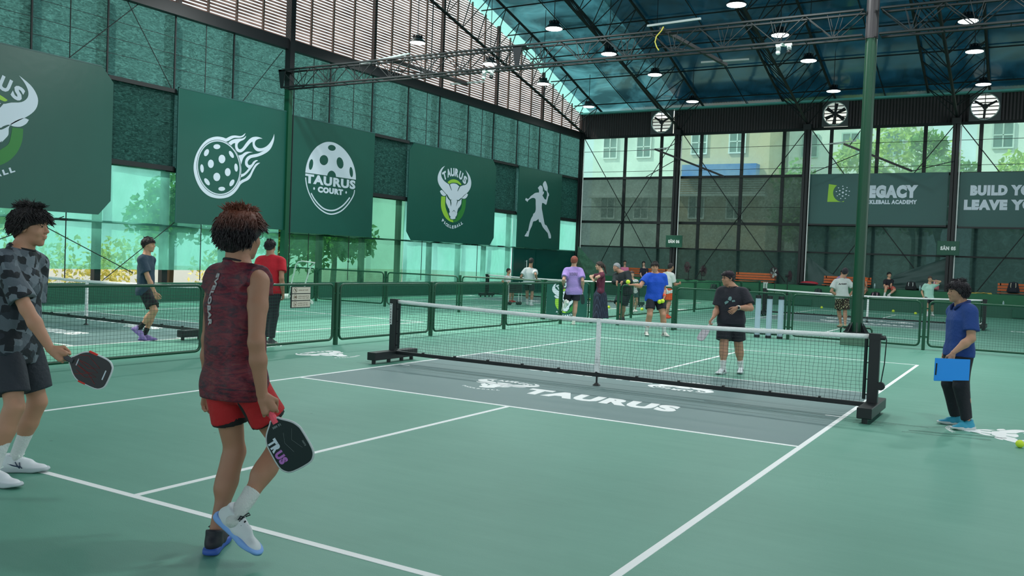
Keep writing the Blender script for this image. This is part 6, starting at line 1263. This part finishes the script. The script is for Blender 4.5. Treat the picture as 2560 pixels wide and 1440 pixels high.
# ------------------------------------------------------------------ 3. woman in blue
def polo(parent, Lh, hs): pass
q = person('person in a navy polo shirt and black trousers holding a blue folder', 1.56, (2398, 872), (2406, 764), (2393, 731), -88, (2383, 882, -.22), (2372, 880, .2), (2419, 1055), (2391, 1043), tone=(190, 142, 116), h=0.0095, hair='fluffy', hairc=(30, 24, 32),
           shirt=cloth('polo_navy', (32, 66, 136)), sleeve=0.72, hem=0.03, shorts=(16, 20, 30), short_len=1.93, shoes=((44, 150, 180), (200, 206, 206)), lace=(60, 190, 200), hands=(1.0, .8, -U_*.95-R_*.25), hand_n=(-F_, None), fat=1.2, shirt_loose=0.024, shorts_loose=0.02, elb=((-1, .2), (-1, .2)), shoulder_drop=0.2)
m = MB(); n_ = q['NE']; Lt = q['Lt']; F = q['F']
for sg in (-1, 1): m.path([n_+U_*.05-F*.07+Lt*sg*.01, n_+U_*.045-F*.03+Lt*sg*.07, n_+U_*.02+F*.03+Lt*sg*.085, n_-U_*.01+F*.085+Lt*sg*.06, n_-U_*.05+F*.105+Lt*sg*.03], [.016, .018, .018, .018, .008], 8)
m.build('collar', mat('polo_collar', (22, 46, 104), 0.8), q['root'], smooth=True)
c = V(at_d(2380, 924, q['D']-.30)); fo = empty('folder', tuple(c), label='bright blue plastic document folder held by the woman in navy', cat='folder')
fm = mat('folder_blue', (30, 150, 250), 0.35); fl = nrm(R_*1+F_*.02); fu = nrm(U_+R_*.04)
MB().poly([(-.178, -.115), (.183, -.105), (.176, .11), (-.185, .112)], c, fl, fu, .004).build('cover', fm, fo); MB().poly([(-.17, -.122), (.02, -.12), (.02, .10), (-.175, .10)], c+F_*.008, fl, fu, .004).build('inner_sheet', mat('folder_blue_sheet', (50, 150, 235), 0.4), fo)
MB().poly([(.13, .04), (.172, .04), (.172, .105), (.13, .105)], c-F_*.002, fl, fu, -.003).poly([(.01, -.11), (.014, -.11), (.014, .1), (.01, .1)], c-F_*.002, fl, fu, -.002).build('label', mat('folder_label', (190, 205, 220), 0.5), fo); MB().tube(c-fl*.165-fu*.06-F_*.006, c-fl*.165+fu*.06-F_*.006, .007, 6).build('clip', M['black'], fo)
# ------------------------------------------------------------------ 4. boy in blue
q = person('person in a bright blue T-shirt behind the net with balls in hand', 1.67, (1637, 743), (1638, 685), (1637, 669), 8, (1661, 741, -.12), (1583, 712, -.30), (1661, 831), (1616, 829), headface=-4, tone=(190, 136, 110), hair='short', shirt=cloth('tee_blue', (12, 74, 190)), sleeve=0.62, hem=0.035, shorts=(14, 16, 30), short_len=0.68,
           shoes=((224, 222, 214), (210, 210, 206)), socks=(226, 226, 226), fat=1.2, elb=((-.6, .2), (-.1, .2, -1)), hands=(.8, .7, -U_*.9-R_*.35, -R_-U_*.1), hand_n=(None, -U_), shirt_loose=.03, shorts_loose=.026, accent=mat('shoe_dark_stripe', (60, 60, 60), .5), h=.0105)
b = ball('yellow ball in the lower hand of the boy in blue', *(q['gl'][0]-U_*.03-F_*.05), 1.3); b = ball('second yellow ball in the lower hand of the boy in blue', *(q['gl'][0]-U_*.05-F_*.03-R_*.06), 1.3); ball('yellow ball in the outstretched hand of the boy in blue', *(q['gr'][0]-R_*.03+U_*.05), 1.3)
strap_band(q['root'], 'wristband', q['WL']*.8+q['EL']*.2, q['WL'], .036, (236, 84, 50))
# ------------------------------------------------------------------ 5. boy in black
def capx(root, Lh, hs):
    m = MB(); m.ball(Lh(0, -.005, .075), .098*hs, 18, 10, (1, 1, .58)); m.path([Lh(-.05, .085, .068), Lh(0, .115, .062), Lh(.05, .085, .068)], .014*hs, 8); m.build('cap', mat('cap_cloth', (44, 34, 44), .85, bump=.6, bscale=60), root, smooth=True)
q = person('person in a black T-shirt and cap behind the net, hand on belly', 1.57, (1828, 794), (1831, 720), (1820, 697), -30, (1843, 769, -.30), (1783, 794, -.10), (1852, 919), (1807, 921), headface=-72, tone=(188, 138, 112), hair='cap', hairc=(28, 24, 30), shirt=cloth('tee_black', (38, 38, 48)), sleeve=0.80, hem=0.045,
           shorts=(24, 26, 36), short_len=0.88, shoes=((236, 240, 244), (190, 200, 200)), socks=(230, 230, 230), fat=1.26, elb=((-.2, .7, -.7), (-1, .1)), hands=(.35, .9, -R_*.7-U_*.6, -R_*.55-U_*.85), hand_n=(-F_, None), shirt_loose=.034, shorts_loose=.032, glasses=True, hair_extra=capx, collar=(34, 34, 44), accent=mat('shoe_stripe_black', (30, 34, 40), .5), h=.0095, lace=(220, 224, 226))
strap_band(q['root'], 'watch_strap', q['WL']*.86+q['EL']*.14, q['WL']*.99+q['EL']*.01, .034, (206, 206, 196)); MB().bbox(tuple(q['WL']*.93+q['EL']*.07-F_*.05-V((.017, .006, .02))), tuple(q['WL']*.93+q['EL']*.07-F_*.034+V((.017, .006, .02))), .005).build('watch_face', M['black'], q['root'])
c = q['NE']*.6+q['PE']*.4+q['F']*.165*1.0; m = MB(); pk = mat('print_pale_green', (120, 156, 156), .7); lt = -q['Lt']*-1
for pts in (bezier_like([(-.02, .0), (.0, .055), (.035, .06), (.05, .02), (.03, -.02)], 3), bezier_like([(-.09, -.05), (-.04, -.02), (.0, -.03), (-.02, -.06), (-.07, -.09)], 3), bezier_like([(.05, -.01), (.1, .0), (.11, -.03), (.06, -.04)], 3)): m.poly([(x*.8, y*.8) for x, y in pts], c, q['Lt'], q['up'], .006)
wrap(m, q['root'], nrm(q['F']), c); m.build('chest_print', pk, q['root'])
paddle('pale paddle seen edge on, held low by the boy in black', q['gr'][0], -R_*.50-U_*.80-F_*.1, R_*.84-U_*.5+F_*.35, (176, 170, 180), (190, 186, 192), (220, 220, 216))
# ------------------------------------------------------------------ 6-7. players on the left court
q = person('person in a dark teal T-shirt and lilac shoes walking behind the left fence', 1.67, (365, 721), (366, 641), (372, 613), 88, (376, 731, .2), (387, 731, -.18), (361, 838), (348, 822, -.10), tone=(196, 148, 118), hair='short', hairc=(34, 26, 28), shirt=cloth('tee_teal', (44, 66, 84)), sleeve=.72, hem=.05, shorts=(16, 20, 28), short_len=.82,
           shoes=((150, 128, 190), (130, 110, 176)), socks=(24, 24, 30), toes=(None, R_*.75-U_*.60), hands=(.6, .6), shirt_loose=.035, shorts_loose=.03, h=.0095, elb=((-1, .2), (-1, .1)), lace=(60, 50, 80))

q = person('person in a red polo shirt and dark trousers, back turned, behind the fence', 1.73, (676, 722), (677, 643), (676, 618), 180, (641, 728, .05), (707, 733, -.02), (661, 848), (677, 849), tone=(176, 128, 102), hair='crop', hairc=(26, 24, 28), shirt=cloth('polo_red', (196, 26, 44)), sleeve=.62, hem=.03, shorts=(40, 42, 50), short_len=1.92,
           shoes=((60, 60, 66), (180, 176, 170)), hands=(.8, .8), shirt_loose=.028, h=.0105, fat=1.02, headface=172)
# ------------------------------------------------------------------ 8-14. around the fences
q = person('person in a lilac T-shirt with reddish hair, back turned, one foot raised', 1.68, (1434, 722), (1434, 671), (1436, 653), 176, (1408, 713, .05), (1457, 722, 0), (1419, 758, -.27), (1434, 803), tone=(196, 148, 126), hair='short', hairc=(140, 68, 52), shirt=cloth('tee_lilac', (166, 138, 206)), sleeve=.72, hem=.07, shorts=(20, 22, 38), short_len=.72,
           shoes=((220, 222, 214), (200, 204, 196)), socks=(214, 216, 216), toes=(-U_*.8-R_*.3+F_*.1, F_), h=.012, shirt_loose=.035, fat=1.05, hands=(.5, 1.0), headface=160, knee=((1, .1), (1, .1)))
paddle('dark paddle hanging from the hand of the lilac shirted player', q['gr'][0], -U_+R_*.1, -F_*.5+R_*.8, (16, 44, 44), (20, 50, 50), (200, 190, 190))
surf_text(q['root'], 'RIDERS', q['NE']*.66+q['PE']*.34-q['F']*.155, -q['Lt'], q['up'], .07, mat('print_lilac_dark', (112, 100, 140), .7), 'back_print', .004, .2)
pl = plaid((24, 32, 52), (52, 64, 86))
q = person('person with a ponytail, maroon top and long dark skirt leaning on the fence', 1.60, (1500, 727), (1504, 682), (1498, 665), -84, (1489, 700, -.14), (1485, 703, .12), (1501, 797), (1496, 797), tone=(204, 158, 134), hair='pony', hairc=(56, 42, 38), shirt=cloth('top_maroon', (98, 36, 60)), sleeve=.6, hem=0.03, skirt=pl, shoes=((40, 40, 50), (50, 50, 56)), h=.012, shirt_loose=.012, glasses=True, elb=((.9, .3, -.6), (.9, .3, -.6)), hands=(1, 1))
q = person('person with grey hair and a black jacket leaning forearms on the fence', 1.68, (1562, 728), (1554, 682), (1541, 669), -40, (1554, 705, -.42), (1543, 704, -.36), (1557, 793), (1552, 795), headface=-58, tone=(180, 134, 112), hair='short', hairc=(150, 152, 158), shirt=cloth('jacket_black', (22, 34, 38)), sleeve=1.9, hem=.05, shorts=(16, 28, 36), short_len=.98, shoes=((50, 46, 48), (40, 40, 42)), h=.012, shirt_loose=.045, shorts_loose=.04, fat=1.3, elb=((.2, .7, -.8), (.2, .7, -.8)), hands=(.7, .7, -U_-R_*.2, -U_))
q = person('person, a small boy in a white T-shirt and red shoes by the corner doors', 1.26, (1269, 714), (1270, 690), (1272, 678), 55, (1276, 708, -.2), (1266, 708, -.12), (1281, 751), (1275, 752), tone=(196, 146, 120), hair='short', shirt=cloth('tee_white_small', (222, 226, 226)), sleeve=.7, hem=.04, shorts=(26, 34, 46), short_len=.8, shoes=((190, 60, 56), (150, 50, 50)), h=.013, kid=1)
q = person('person in a white T-shirt resting a hand on the far left net', 1.68, (1323, 703), (1326, 672), (1328, 654), 172, (1303, 696, .15), (1342, 698, -.1), (1318, 756), (1328, 758), tone=(170, 126, 104), hair='short', shirt=cloth('tee_white_back', (206, 214, 218)), sleeve=.7, hem=.05, shorts=(20, 32, 40), short_len=.8, shoes=((214, 222, 226), (200, 206, 210)), socks=(210, 214, 216), h=.013, shirt_loose=.035)
paddle('black paddle in the hand of the man at the far left net', q['gr'][0], R_*.7-U_*.3, -F_*.4+U_*.9, (26, 26, 30), (40, 40, 44), (40, 40, 40))
q = person('person, a girl in a white T-shirt on the far court behind the leaning man', 1.33, (1584, 729), (1582, 700), (1580, 686), 15, (1593, 709, -.2), (1577, 712, -.1), (1588, 774), (1581, 775), tone=(204, 158, 134), hair='bun', hairc=(60, 40, 36), shirt=cloth('tee_white_girl', (226, 228, 228)), sleeve=.6, hem=.03, shorts=(60, 90, 90), short_len=.6, shoes=((220, 222, 222), (210, 210, 210)), h=.013, kid=1)
q = person('person in a white T-shirt and orange shorts stretching out a ball', 1.66, (1668, 724), (1671, 683), (1677, 668), 128, (1663, 722, .2), (1698, 709, .10), (1669, 788), (1662, 789), tone=(180, 132, 106), hair='crop', hairc=(34, 28, 30), shirt=cloth('tee_white_orange', (224, 226, 224)), sleeve=.7, hem=.06, shorts=(226, 84, 38), short_len=.75, shoes=((240, 84, 50), (220, 70, 40)), h=.012, elb=((-.5, .3), (-.3, .2, -1)))

# ------------------------------------------------------------------ 15-21. far side
def dy(px, py, y): return float((V(at_y(px, py, y))-CAM)@CF)
D0 = dy(1562, 690, 30.55)
person('person in a pink top sitting on the far bench', 1.5, (1562, 691), (1562, 669), (1562, 657), 5, (1568, 689, -.25), (1556, 689, -.25), (1567, 712, -.42), (1557, 712, -.42), dep=D0, tone=(190, 144, 122), hair='short', shirt=cloth('top_pink', (220, 120, 160)), sleeve=1.6, shorts=(40, 40, 50), short_len=.8, shoes=((60, 60, 66), (60, 60, 60)), h=.014, seat=True)
D0 = dy(1610, 693, 30.55)
person('person with long black hair in a navy top sitting on the far bench', 1.55, (1610, 693), (1610, 671), (1609, 659), 4, (1615, 692, -.32), (1604, 692, -.32), (1616, 714, -.45), (1604, 714, -.45), dep=D0, tone=(206, 164, 146), hair='long', hairc=(20, 18, 24), shirt=cloth('top_navy', (24, 28, 48)), sleeve=.7, shorts=(34, 44, 100), short_len=.6, shoes=((200, 200, 200), (200, 200, 200)), h=.014, seat=True)
q = person('person in a white T-shirt and brown leaf print shorts beside the round column', 1.69, (2106, 743), (2104, 699), (2113, 681), 172, (2096, 741, .02), (2121, 742, 0), (2102, 811), (2113, 813), headface=150, tone=(186, 138, 112), hair='short', hairc=(36, 28, 40), shirt=cloth('tee_white_print', (206, 210, 208)), sleeve=.66, hem=.0, shorts_m=spotted((52, 30, 26), (206, 190, 150)), short_len=.85, shoes=((200, 170, 140), (90, 60, 50)), h=.0115, elb=((-.3, 1, 0), (-.3, 1, 0)), shorts_loose=.05, shirt_loose=.035)
surf_text(q['root'], 'Artisan', q['NE']*.72+q['PE']*.28-q['F']*.16, -q['Lt'], q['up'], .045, M['black'], 'back_print', .004, .22)
D0 = dy(2160, 716, 30.45)
person('person in an orange T-shirt sitting on the ledge beside the round column', 1.5, (2159, 717), (2158, 694), (2153, 683), 25, (2166, 714, -.3), (2156, 714, -.25), (2158, 739, -.5), (2150, 739, -.45), dep=D0, tone=(190, 140, 114), hair='short', shirt=cloth('tee_orange', (226, 106, 52)), sleeve=.7, shorts=(170, 150, 130), short_len=.9, shoes=((60, 60, 60), (60, 60, 60)), h=.014, seat=True, kid=1)
person('person, a child in a lilac top sitting behind the leaf print shorts', 1.5, (2104, 715), (2103, 692), (2107, 682), 0, (2110, 712, -.3), (2098, 712, -.25), (2108, 738, -.5), (2100, 738, -.5), dep=dy(2104, 715, 30.5), tone=(200, 150, 124), hair='short', shirt=cloth('top_lilac_far', (160, 134, 200)), sleeve=.7, shorts=(60, 60, 80), short_len=.8, shoes=((90, 90, 90), (60, 60, 60)), h=.014, seat=True, kid=1)
D0 = dy(2222, 717, 30.42)
person('person in a black T-shirt and coral shorts sitting on the ledge', 1.55, (2222, 718), (2222, 699), (2223, 688), 0, (2228, 716, -.36), (2217, 716, -.36), (2221, 738, -.42), (2211, 738, -.45), dep=D0, tone=(206, 158, 132), hair='short', hairc=(20, 18, 22), shirt=cloth('tee_black_far', (24, 26, 36)), sleeve=.7, shorts=(224, 112, 104), short_len=.75, shoes=((210, 210, 210), (210, 210, 210)), socks=(220, 220, 220), h=.013, seat=True, kid=1, knee=((1, .5), (1, .5)))
person('person in a mint T-shirt with a hand raised to the ear', 1.56, (2322, 742), (2324, 711), (2325, 698), -18, (2334, 702, -.08), (2308, 741, -.02), (2331, 785), (2318, 786), tone=(206, 160, 130), hair='short', hairc=(70, 50, 44), shirt=cloth('tee_mint', (176, 222, 206)), sleeve=.66, hem=.04, shorts=(24, 32, 40), short_len=.8, shoes=((220, 222, 222), (190, 190, 190)), socks=(220, 220, 220), h=.013, elb=((0, 1, -.4), (-.6, .3)), hands=(1, .5), shirt_loose=.035)
# ------------------------------------------------------------------ small floor marks left by play
